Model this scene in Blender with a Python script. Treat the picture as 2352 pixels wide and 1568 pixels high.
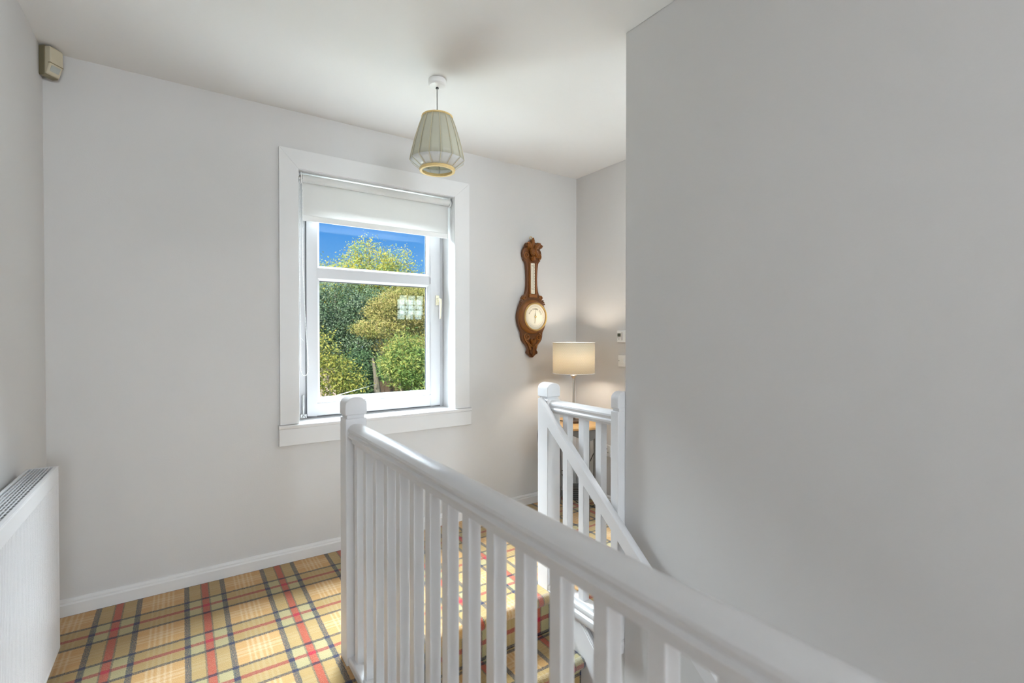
import bpy, bmesh, math, random
from mathutils import Vector, Matrix

for o in list(bpy.data.objects):
    bpy.data.objects.remove(o, do_unlink=True)
SC = bpy.context.scene
COL = SC.collection
PI = math.pi

# ------------------------------------------------------------------ camera
CAM_H = 1.206
YAW = math.atan2(758, 1114)
cam_d = bpy.data.cameras.new('camera')
cam = bpy.data.objects.new('camera', cam_d)
COL.objects.link(cam)
cam.location = (0, 0, CAM_H)
cam.rotation_euler = (PI / 2 - 0.0105, 0, -YAW)
cam_d.sensor_fit = 'HORIZONTAL'
cam_d.sensor_width = 36.0
cam_d.lens = 36.0 * 1114 / 2352
cam_d.shift_y = -2.5 / 2352
cam_d.clip_start = 0.02
cam_d.clip_end = 300
cam_d.dof.use_dof = True
cam_d.dof.focus_distance = 3.0
cam_d.dof.aperture_fstop = 3.2
SC.camera = cam

# ------------------------------------------------------------------ view
SC.view_settings.view_transform = 'Standard'
SC.view_settings.look = 'None'
SC.view_settings.gamma = 1.0
SC.view_settings.use_curve_mapping = False
SC.view_settings.exposure = 1.30
try:
    SC.cycles.max_bounces = 14
    SC.cycles.diffuse_bounces = 8
    SC.cycles.transparent_max_bounces = 16
    SC.cycles.sample_clamp_indirect = 6.0
    SC.cycles.caustics_reflective = False
    SC.cycles.caustics_refractive = False
except Exception:
    pass

# ------------------------------------------------------------------ sky
W = bpy.data.worlds.new('sky')
SC.world = W
W.use_nodes = True
nt = W.node_tree
nt.nodes.clear()
w_out = nt.nodes.new('ShaderNodeOutputWorld')
w_bg = nt.nodes.new('ShaderNodeBackground')
w_tc = nt.nodes.new('ShaderNodeTexCoord')
w_sep = nt.nodes.new('ShaderNodeSeparateXYZ')
w_rmp = nt.nodes.new('ShaderNodeValToRGB')
nt.links.new(w_tc.outputs['Generated'], w_sep.inputs[0])
nt.links.new(w_sep.outputs['Z'], w_rmp.inputs[0])
nt.links.new(w_rmp.outputs[0], w_bg.inputs[0])
nt.links.new(w_bg.outputs[0], w_out.inputs[0])
cr = w_rmp.color_ramp
cr.elements[0].position = 0.0
cr.elements[0].color = (0.62, 0.78, 0.97, 1)
cr.elements[1].position = 1.0
cr.elements[1].color = (0.07, 0.24, 0.66, 1)
e = cr.elements.new(0.12); e.color = (0.17, 0.46, 0.92, 1)
e = cr.elements.new(0.24); e.color = (0.05, 0.30, 0.86, 1)
w_bg.inputs[1].default_value = 0.39


def add_light(name, kind, loc, target=None, energy=10, color=(1, 1, 1), size=None, size_y=None, **kw):
    d = bpy.data.lights.new(name, kind)
    d.energy = energy
    d.color = color
    if kind == 'AREA':
        d.shape = 'RECTANGLE'
        d.size = size
        d.size_y = size_y
    for k, v in kw.items():
        setattr(d, k, v)
    o = bpy.data.objects.new(name, d)
    COL.objects.link(o)
    o.location = loc
    if target is not None:
        o.rotation_euler = (Vector(target) - Vector(loc)).to_track_quat('-Z', 'Y').to_euler()
    return o


# sun over the garden (comes from the house side, never straight through the landing window)
add_light('sun', 'SUN', (-14, -10, 15), (0, 0, 0), energy=4.8, color=(1.0, 0.93, 0.80), angle=0.02)
# added fill lamp above view, stronger than the sky, shining through the landing window
add_light('high_fill_lamp', 'AREA', (1.0, 6.0, 5.4), (1.0, 0.0, 3.0), energy=5900, color=(0.83, 0.915, 1.0), size=11.0, size_y=3.4)
# unseen fill lamp added low outside, imitating ground bounce up through the window
add_light('low_fill_lamp', 'AREA', (1.0, 4.7, -1.1), (1.0, 2.9, 1.7), energy=300, color=(0.87, 0.93, 1.0), size=9.0, size_y=2.2)
# added fill lamp shining in through an added window behind the camera
add_light('rear_fill_lamp', 'AREA', (0.45, -4.65, 1.55), (0.5, 0.0, 1.4), energy=66, color=(0.86, 0.93, 1.0), size=1.5, size_y=1.4)
# added fill lamp in an unseen shell, through an added doorway behind the viewer
add_light('side_fill_lamp', 'AREA', (-3.0, -1.25, 1.35), (0.0, -0.9, 1.2), energy=95, color=(0.88, 0.94, 1.0), size=1.7, size_y=1.4)
# added fill lamp below, through a glazed door added at the stair foot
add_light('hall_fill_lamp', 'AREA', (1.0, -4.65, -1.35), (0.95, 0.6, 0.3), energy=30, color=(0.84, 0.92, 1.0), size=0.9, size_y=1.7)


# ------------------------------------------------------------------ materials
MATS = {}


def N(nt, kind, **inp):
    n = nt.nodes.new(kind)
    for k, v in inp.items():
        if k.startswith('_'):
            setattr(n, k[1:], v)
        else:
            n.inputs[k].default_value = v
    return n


def mat(name, color, rough=0.5, metal=0.0, spec=0.5, noise=0.0, nscale=30.0, bump=0.0, bscale=200.0, stretch=(1, 1, 1),
        transmission=0.0, emit=None, estr=0.0, sheen=0.0, coat=0.0, sss=0.0):
    m = bpy.data.materials.new(name)
    m.use_nodes = True
    nt = m.node_tree
    b = nt.nodes['Principled BSDF']
    b.inputs['Base Color'].default_value = (*color, 1)
    b.inputs['Roughness'].default_value = rough
    b.inputs['Metallic'].default_value = metal
    b.inputs['Specular IOR Level'].default_value = spec
    b.inputs['Transmission Weight'].default_value = transmission
    b.inputs['Sheen Weight'].default_value = sheen
    b.inputs['Coat Weight'].default_value = coat
    if emit:
        b.inputs['Emission Color'].default_value = (*emit, 1)
        b.inputs['Emission Strength'].default_value = estr
    tc = N(nt, 'ShaderNodeTexCoord')
    mp = N(nt, 'ShaderNodeMapping')
    mp.inputs['Scale'].default_value = stretch
    nt.links.new(tc.outputs['Object'], mp.inputs[0])
    if noise > 0:
        nz = N(nt, 'ShaderNodeTexNoise', Scale=nscale, Detail=4.0)
        nt.links.new(mp.outputs[0], nz.inputs['Vector'])
        mx = N(nt, 'ShaderNodeMix', _data_type='RGBA')
        dark = tuple(c * (1 - noise) for c in color)
        lite = tuple(min(1, c * (1 + noise)) for c in color)
        mx.inputs[6].default_value = (*dark, 1)
        mx.inputs[7].default_value = (*lite, 1)
        nt.links.new(nz.outputs['Fac'], mx.inputs[0])
        nt.links.new(mx.outputs[2], b.inputs['Base Color'])
    if bump > 0:
        nb = N(nt, 'ShaderNodeTexNoise', Scale=bscale, Detail=3.0)
        nt.links.new(mp.outputs[0], nb.inputs['Vector'])
        bp = N(nt, 'ShaderNodeBump', Strength=bump, Distance=0.002)
        nt.links.new(nb.outputs['Fac'], bp.inputs['Height'])
        nt.links.new(bp.outputs[0], b.inputs['Normal'])
    MATS[name] = m
    return m


M_WALL = mat('grey_wall_paint', (0.615, 0.607, 0.60), 0.75, spec=0.25, noise=0.012, nscale=3, bump=0.12, bscale=160)
M_CEIL = mat('white_ceiling_paint', (0.76, 0.755, 0.75), 0.85, spec=0.2, noise=0.01, nscale=2, bump=0.08, bscale=120)
M_GLOSS = mat('white_gloss_paint', (0.68, 0.68, 0.69), 0.32, spec=0.45, noise=0.015, nscale=9, bump=0.05, bscale=60)
M_TRIM = mat('white_satin_paint', (0.70, 0.70, 0.70), 0.42, spec=0.4, noise=0.015, nscale=7, bump=0.05, bscale=70)
M_UPVC = mat('white_plastic_frame', (0.61, 0.61, 0.625), 0.30, spec=0.45, noise=0.006, nscale=5)
M_WPLAS = mat('white_plastic', (0.80, 0.80, 0.79), 0.35, noise=0.01, nscale=20)
M_RAD = mat('radiator_enamel', (0.68, 0.68, 0.695), 0.28, spec=0.5, noise=0.006, nscale=8)
M_DARK = mat('dark_void', (0.03, 0.03, 0.03), 0.8, noise=0.1)
M_GREYGAP = mat('grey_gasket', (0.10, 0.10, 0.105), 0.7, noise=0.1)
M_STEEL = mat('hinge_steel', (0.55, 0.55, 0.54), 0.35, metal=0.8, noise=0.2, nscale=80)
M_CREAMH = mat('cream_handle_enamel', (0.85, 0.80, 0.62), 0.25, noise=0.02)
M_NICKEL = mat('brushed_nickel', (0.56, 0.52, 0.46), 0.30, metal=1.0, noise=0.08, nscale=60, stretch=(1, 1, .1))
M_BRASS = mat('aged_brass', (0.72, 0.50, 0.20), 0.28, metal=1.0, noise=0.15, nscale=40)
M_OAK = mat('carved_oak', (0.235, 0.080, 0.012), 0.30, spec=0.5, noise=0.38, nscale=26, bump=0.35, bscale=90, stretch=(1, 1, .18), coat=0.15)
M_OAKD = mat('carved_oak_dark', (0.135, 0.043, 0.007), 0.33, noise=0.35, nscale=26, bump=0.3, bscale=90, stretch=(1, 1, .2))
M_IVORY = mat('ivory_dial', (0.82, 0.77, 0.63), 0.35, noise=0.03, nscale=12)
M_INK = mat('dial_ink', (0.24, 0.19, 0.11), 0.6, noise=0.1)
M_INKL = mat('dial_ink_light', (0.38, 0.32, 0.21), 0.6, noise=0.1)
M_TABLE = mat('honey_wood_top', (0.62, 0.37, 0.14), 0.35, noise=0.18, nscale=14, stretch=(1, .15, 1), coat=0.1)
M_APRON = mat('dark_grey_stain', (0.16, 0.155, 0.15), 0.5, noise=0.15, nscale=20)
M_BOX = mat('charcoal_plastic', (0.11, 0.115, 0.12), 0.55, noise=0.12, nscale=60, bump=0.2, bscale=150)
M_BLACK = mat('black_rubber', (0.018, 0.018, 0.02), 0.5, noise=0.1)
M_SENSOR = mat('aged_cream_plastic', (0.52, 0.47, 0.35), 0.45, noise=0.06, nscale=30)
M_LENS = mat('grey_sensor_lens', (0.40, 0.42, 0.40), 0.35, noise=0.08, nscale=120)
M_LCD = mat('thermostat_screen', (0.085, 0.09, 0.065), 0.25, noise=0.1, nscale=90)
M_PRINT = mat('grey_print', (0.25, 0.25, 0.25), 0.6, noise=0.05)
M_STRAW = mat('straw_ring', (0.75, 0.56, 0.25), 0.5, noise=0.12, nscale=50)
M_RIB = mat('pale_straw_rib', (0.66, 0.60, 0.42), 0.5, noise=0.08, nscale=60)
M_BULB = mat('unlit_bulb', (0.85, 0.85, 0.83), 0.25, noise=0.01)


def translucent_mat(name, color, tcolor, fac, rough=0.45, pattern=None, spec=0.25, alpha=0.0):
    m = bpy.data.materials.new(name)
    m.use_nodes = True
    nt = m.node_tree
    b = nt.nodes['Principled BSDF']
    b.inputs['Roughness'].default_value = rough
    b.inputs['Specular IOR Level'].default_value = spec
    out = nt.nodes['Material Output']
    tr = N(nt, 'ShaderNodeBsdfTranslucent')
    mx = N(nt, 'ShaderNodeMixShader', Fac=fac)
    nt.links.new(b.outputs[0], mx.inputs[1])
    nt.links.new(tr.outputs[0], mx.inputs[2])
    b.inputs['Base Color'].default_value = (*color, 1)
    tr.inputs['Color'].default_value = (*tcolor, 1)
    last = mx
    tc = N(nt, 'ShaderNodeTexCoord')
    nz = N(nt, 'ShaderNodeTexNoise', Scale=260.0, Detail=2.0)
    nt.links.new(tc.outputs['Object'], nz.inputs['Vector'])
    bp = N(nt, 'ShaderNodeBump', Strength=0.1, Distance=0.001)
    nt.links.new(nz.outputs['Fac'], bp.inputs['Height'])
    nt.links.new(bp.outputs[0], b.inputs['Normal'])
    if alpha > 0:
        tp = N(nt, 'ShaderNodeBsdfTransparent')
        m2 = N(nt, 'ShaderNodeMixShader', Fac=alpha)
        nt.links.new(mx.outputs[0], m2.inputs[1])
        nt.links.new(tp.outputs[0], m2.inputs[2])
        last = m2
    nt.links.new(last.outputs[0], out.inputs['Surface'])
    MATS[name] = m
    return m


M_BLIND = translucent_mat('white_blind_fabric', (0.78, 0.775, 0.76), (0.76, 0.76, 0.75), 0.26, 0.7)
M_PANEL = translucent_mat('milky_shade_panel', (0.72, 0.715, 0.62), (0.66, 0.66, 0.56), 0.35, 0.22, spec=0.5, alpha=0.12)
M_PANEL_BRIGHT = translucent_mat('brightened_lower_panel', (0.86, 0.87, 0.88), (0.85, 0.86, 0.86), 0.40, 0.25, spec=0.5)  # lower panels whiter: brightness from facing the lit room put into the colour


def glass_mat():
    m = bpy.data.materials.new('window_glass')
    m.use_nodes = True
    nt = m.node_tree
    nt.nodes.clear()
    out = N(nt, 'ShaderNodeOutputMaterial')
    tp = N(nt, 'ShaderNodeBsdfTransparent')
    tp.inputs[0].default_value = (0.985, 0.995, 0.99, 1)
    gl = N(nt, 'ShaderNodeBsdfGlossy', Roughness=0.0)
    fr = N(nt, 'ShaderNodeFresnel', IOR=1.26)
    ge = N(nt, 'ShaderNodeNewGeometry')
    inv = N(nt, 'ShaderNodeMath', _operation='SUBTRACT')
    inv.inputs[0].default_value = 1.0
    nt.links.new(ge.outputs['Backfacing'], inv.inputs[1])
    mul = N(nt, 'ShaderNodeMath', _operation='MULTIPLY')
    nt.links.new(fr.outputs[0], mul.inputs[0])
    nt.links.new(inv.outputs[0], mul.inputs[1])
    mx = N(nt, 'ShaderNodeMixShader')
    nt.links.new(mul.outputs[0], mx.inputs[0])
    nt.links.new(tp.outputs[0], mx.inputs[1])
    nt.links.new(gl.outputs[0], mx.inputs[2])
    nt.links.new(mx.outputs[0], out.inputs[0])
    return m


M_GLASS = glass_mat()


def emit_mat(name, color, strength):
    m = bpy.data.materials.new(name)
    m.use_nodes = True
    nt = m.node_tree
    nt.nodes.clear()
    out = N(nt, 'ShaderNodeOutputMaterial')
    em = N(nt, 'ShaderNodeEmission', Strength=strength)
    tc = N(nt, 'ShaderNodeTexCoord')
    nz = N(nt, 'ShaderNodeTexNoise', Scale=14.0, Detail=3.0)
    nt.links.new(tc.outputs['Object'], nz.inputs['Vector'])
    mx = N(nt, 'ShaderNodeMix', _data_type='RGBA')
    mx.inputs[6].default_value = (*[c * .85 for c in color], 1)
    mx.inputs[7].default_value = (*color, 1)
    nt.links.new(nz.outputs['Fac'], mx.inputs[0])
    nt.links.new(mx.outputs[2], em.inputs[0])
    nt.links.new(em.outputs[0], out.inputs[0])
    return m


M_LITPANE = emit_mat('daylit_frosted_pane', (0.68, 0.87, 0.95), 19.0)
M_LAMPBULB = emit_mat('lit_bulb', (1.0, 0.78, 0.52), 14.0)


def shade_mat():
    """woven herringbone lampshade cloth: light passes through, threads show as relief"""
    m = bpy.data.materials.new('woven_lampshade_cloth')
    m.use_nodes = True
    nt = m.node_tree
    b = nt.nodes['Principled BSDF']
    out = nt.nodes['Material Output']
    b.inputs['Roughness'].default_value = 0.8
    b.inputs['Specular IOR Level'].default_value = 0.1
    uv = N(nt, 'ShaderNodeUVMap')
    sep = N(nt, 'ShaderNodeSeparateXYZ')
    nt.links.new(uv.outputs[0], sep.inputs[0])

    def math_(op, a, bb):
        n = N(nt, 'ShaderNodeMath', _operation=op)
        for i, v in enumerate((a, bb)):
            if isinstance(v, (int, float)):
                n.inputs[i].default_value = v
            else:
                nt.links.new(v, n.inputs[i])
        return n.outputs[0]
    # u: metres around, v: metres up; chevrons that run in vertical columns
    tri = math_('PINGPONG', math_('MULTIPLY', sep.outputs[0], 1.0), 0.0065)
    ph = math_('MULTIPLY', math_('ADD', sep.outputs[1], tri), 2 * PI / 0.0075)
    wave = math_('MULTIPLY_ADD', math_('SINE', ph, 0.0), 0.5)
    wave.node.inputs[2].default_value = 0.5
    mx = N(nt, 'ShaderNodeMix', _data_type='RGBA')
    mx.inputs[6].default_value = (0.74, 0.65, 0.48, 1)
    mx.inputs[7].default_value = (0.96, 0.93, 0.85, 1)
    nt.links.new(wave, mx.inputs[0])
    nt.links.new(mx.outputs[2], b.inputs['Base Color'])
    tr = N(nt, 'ShaderNodeBsdfTranslucent')
    nt.links.new(mx.outputs[2], tr.inputs['Color'])
    bp = N(nt, 'ShaderNodeBump', Strength=0.5, Distance=0.001)
    nt.links.new(wave, bp.inputs['Height'])
    nt.links.new(bp.outputs[0], b.inputs['Normal'])
    ms = N(nt, 'ShaderNodeMixShader', Fac=0.46)
    nt.links.new(b.outputs[0], ms.inputs[1])
    nt.links.new(tr.outputs[0], ms.inputs[2])
    nt.links.new(ms.outputs[0], out.inputs['Surface'])
    return m


M_SHADE = shade_mat()


def carpet_mat():
    m = bpy.data.materials.new('tartan_wool_carpet')
    m.use_nodes = True
    nt = m.node_tree
    L = nt.links.new
    b = nt.nodes['Principled BSDF']
    b.inputs['Roughness'].default_value = 0.95
    b.inputs['Specular IOR Level'].default_value = 0.1
    b.inputs['Sheen Weight'].default_value = 0.25
    b.inputs['Sheen Roughness'].default_value = 0.5
    uv = N(nt, 'ShaderNodeUVMap')
    wob = N(nt, 'ShaderNodeTexNoise', Scale=90.0, Detail=2.0)
    L(uv.outputs[0], wob.inputs['Vector'])
    wsub = N(nt, 'ShaderNodeVectorMath', _operation='MULTIPLY_ADD')
    L(wob.outputs['Color'], wsub.inputs[0])
    wsub.inputs[1].default_value = (0.006, 0.006, 0)
    L(uv.outputs[0], wsub.inputs[2])
    sep = N(nt, 'ShaderNodeSeparateXYZ')
    L(wsub.outputs[0], sep.inputs[0])

    def mth(op, a, bb=0.0, c=None):
        n = N(nt, 'ShaderNodeMath', _operation=op)
        for i, v in enumerate((a, bb) if c is None else (a, bb, c)):
            if isinstance(v, (int, float)):
                n.inputs[i].default_value = v
            else:
                L(v, n.inputs[i])
        return n.outputs[0]

    def dist(coord, x0, p):
        # distance to the nearest stripe centre of a set with period p
        return mth('ABSOLUTE', mth('SUBTRACT', mth('WRAP', mth('ADD', mth('SUBTRACT', coord, x0), p / 2), p, 0.0), p / 2))

    def wrapfix(n):
        return n

    def band(d, c, w, soft=0.0012):
        # 1 inside |d-c|<w
        t = mth('ABSOLUTE', mth('SUBTRACT', d, c))
        n = N(nt, 'ShaderNodeMapRange')
        n.inputs['From Min'].default_value = w + soft
        n.inputs['From Max'].default_value = w - soft
        n.inputs['To Min'].default_value = 0.0
        n.inputs['To Max'].default_value = 1.0
        L(t, n.inputs['Value'])
        return n.outputs[0]

    px_, py_ = 0.3185, 0.306
    dx = dist(sep.outputs[0], 0.086, px_)
    dy = dist(sep.outputs[1], 2.249, py_)
    # speckle of the pile
    sp = N(nt, 'ShaderNodeTexNoise', Scale=270.0, Detail=1.0)
    L(uv.outputs[0], sp.inputs['Vector'])
    sp2 = N(nt, 'ShaderNodeTexNoise', Scale=600.0, Detail=1.0)
    L(uv.outputs[0], sp2.inputs['Vector'])
    speck = N(nt, 'ShaderNodeMapRange')
    speck.inputs['From Min'].default_value = 0.38
    speck.inputs['From Max'].default_value = 0.56
    L(sp.outputs['Fac'], speck.inputs['Value'])

    def mix(fac, a, bb):
        n = N(nt, 'ShaderNodeMix', _data_type='RGBA')
        if isinstance(fac, (int, float)):
            n.inputs[0].default_value = fac
        else:
            L(fac, n.inputs[0])
        for i, v in ((6, a), (7, bb)):
            if isinstance(v, tuple):
                n.inputs[i].default_value = (*v, 1)
            else:
                L(v, n.inputs[i])
        return n.outputs[2]

    ORANGE = (0.44, 0.222, 0.062)
    CREAM = (0.53, 0.395, 0.20)
    OLIVE = (0.29, 0.22, 0.088)
    GREEN = (0.36, 0.32, 0.17)
    inx = band(dx, 0.0, 0.068, 0.004)
    iny = band(dy, 0.0, 0.066, 0.004)
    # the wide orange fields fade towards pale in their middles (thin pale overcheck lines)
    ovn = N(nt, 'ShaderNodeTexNoise', Scale=8.0, Detail=3.0)
    mpv = N(nt, 'ShaderNodeMapping')
    mpv.inputs['Scale'].default_value = (1.0, 14.0, 1.0)
    L(uv.outputs[0], mpv.inputs[0])
    L(mpv.outputs[0], ovn.inputs['Vector'])
    base = mix(mth('MULTIPLY', ovn.outputs['Fac'], 0.55), ORANGE, CREAM)
    for c in (px_ / 2 - 0.002, px_ / 2 - 0.019, px_ / 2 - 0.036):
        base = mix(mth('MULTIPLY', band(dx, c, 0.0030, 0.003), 0.26), base, (0.72, 0.62, 0.46))
    for c in (py_ / 2 - 0.004, py_ / 2 - 0.022):
        base = mix(mth('MULTIPLY', band(dy, c, 0.004, 0.003), 0.22), base, (0.72, 0.62, 0.46))
    base = mix(mth('MULTIPLY', inx, 0.62), base, OLIVE)
    base = mix(mth('MULTIPLY', iny, 0.62), base, OLIVE)
    base = mix(mth('MULTIPLY', mth('MULTIPLY', inx, iny), 0.7), base, GREEN)
    # red stripes
    rx = band(dx, 0.0, 0.0135)
    ry = band(dy, 0.0, 0.0100)
    rxe = band(dx, 0.0155, 0.0030)
    gx = band(dx, 0.0715, 0.0098)
    gy = band(dy, 0.0690, 0.0076)
    c1 = mix(mth('MULTIPLY', ry, mth('MULTIPLY_ADD', speck.outputs[0], 0.35, 0.55)), base, (0.26, 0.028, 0.03))
    c2 = mix(mth('MULTIPLY', rx, mth('MULTIPLY_ADD', speck.outputs[0], 0.25, 0.70)), c1, (0.35, 0.05, 0.03))
    c2 = mix(mth('MULTIPLY', rx, ry), c2, (0.36, 0.015, 0.035))
    c2 = mix(mth('MULTIPLY', rxe, mth('MULTIPLY_ADD', speck.outputs[0], 0.5, 0.25)), c2, (0.05, 0.05, 0.055))
    c3 = mix(mth('MULTIPLY', gy, mth('MULTIPLY_ADD', speck.outputs[0], 0.50, 0.46)), c2, (0.035, 0.042, 0.05))
    c4 = mix(mth('MULTIPLY', gx, mth('MULTIPLY_ADD', speck.outputs[0], 0.46, 0.50)), c3, (0.045, 0.055, 0.065))
    cross = mth('MULTIPLY', gx, mth('MAXIMUM', gy, ry))
    c5 = mix(mth('MULTIPLY', cross, 0.85), c4, (0.012, 0.016, 0.055))
    c5 = mix(mth('MULTIPLY', mth('MULTIPLY', rx, gy), 0.8), c5, (0.05, 0.012, 0.03))
    pile = N(nt, 'ShaderNodeMapRange')
    pile.inputs['To Min'].default_value = 0.74
    pile.inputs['To Max'].default_value = 1.22
    L(sp2.outputs['Fac'], pile.inputs['Value'])
    vm = N(nt, 'ShaderNodeVectorMath', _operation='SCALE')
    L(c5, vm.inputs[0])
    L(pile.outputs[0], vm.inputs['Scale'])
    L(vm.outputs[0], b.inputs['Base Color'])
    bp = N(nt, 'ShaderNodeBump', Strength=0.6, Distance=0.004)
    L(sp.outputs['Fac'], bp.inputs['Height'])
    L(bp.outputs[0], b.inputs['Normal'])
    return m


M_CARPET = carpet_mat()


def leaf_mat(name, cols, trans=0.35):
    m = bpy.data.materials.new(name)
    m.use_nodes = True
    nt = m.node_tree
    L = nt.links.new
    b = nt.nodes['Principled BSDF']
    out = nt.nodes['Material Output']
    ge = N(nt, 'ShaderNodeNewGeometry')
    rp = N(nt, 'ShaderNodeValToRGB')
    els = rp.color_ramp.elements
    els[0].position = 0
    els[0].color = (*cols[0], 1)
    els[1].position = 1
    els[1].color = (*cols[-1], 1)
    for i, c in enumerate(cols[1:-1]):
        q = els.new((i + 1) / (len(cols) - 1))
        q.color = (*c, 1)
    tcn = N(nt, 'ShaderNodeTexCoord')
    cl_ = N(nt, 'ShaderNodeTexNoise', Scale=2.6, Detail=3.0)
    L(tcn.outputs['Object'], cl_.inputs['Vector'])
    ad = N(nt, 'ShaderNodeMath', _operation='MULTIPLY_ADD')
    L(cl_.outputs['Fac'], ad.inputs[0])
    ad.inputs[1].default_value = 1.5
    sb_ = N(nt, 'ShaderNodeMath', _operation='MULTIPLY_ADD')
    L(ge.outputs['Random Per Island'], sb_.inputs[0])
    sb_.inputs[1].default_value = 0.5
    sb_.inputs[2].default_value = -0.5
    L(sb_.outputs[0], ad.inputs[2])
    L(ad.outputs[0], rp.inputs[0])
    L(rp.outputs[0], b.inputs['Base Color'])
    b.inputs['Roughness'].default_value = 0.55
    b.inputs['Specular IOR Level'].default_value = 0.3
    tr = N(nt, 'ShaderNodeBsdfTranslucent')
    L(rp.outputs[0], tr.inputs['Color'])
    mx = N(nt, 'ShaderNodeMixShader', Fac=trans)
    L(b.outputs[0], mx.inputs[1])
    L(tr.outputs[0], mx.inputs[2])
    L(mx.outputs[0], out.inputs['Surface'])
    return m


M_BARK = mat('grey_bark', (0.20, 0.165, 0.125), 0.9, noise=0.35, nscale=18, bump=0.6, bscale=50, stretch=(1, 1, .2))
M_LAWN = mat('rough_lawn', (0.10, 0.13, 0.035), 0.95, noise=0.4, nscale=3, bump=0.5, bscale=30)
M_PINKW = mat('pink_rendered_wall', (0.50, 0.38, 0.34), 0.9, noise=0.15, nscale=8, bump=0.4, bscale=40)
M_FENCE = mat('dark_fence_timber', (0.075, 0.045, 0.028), 0.85, noise=0.35, nscale=14, stretch=(1, 1, .12))
M_WIRE = mat('pale_wire', (0.75, 0.75, 0.75), 0.4, noise=0.05)
M_EXT = mat('outside_render', (0.55, 0.52, 0.47), 0.9, noise=0.1, nscale=6)


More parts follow.
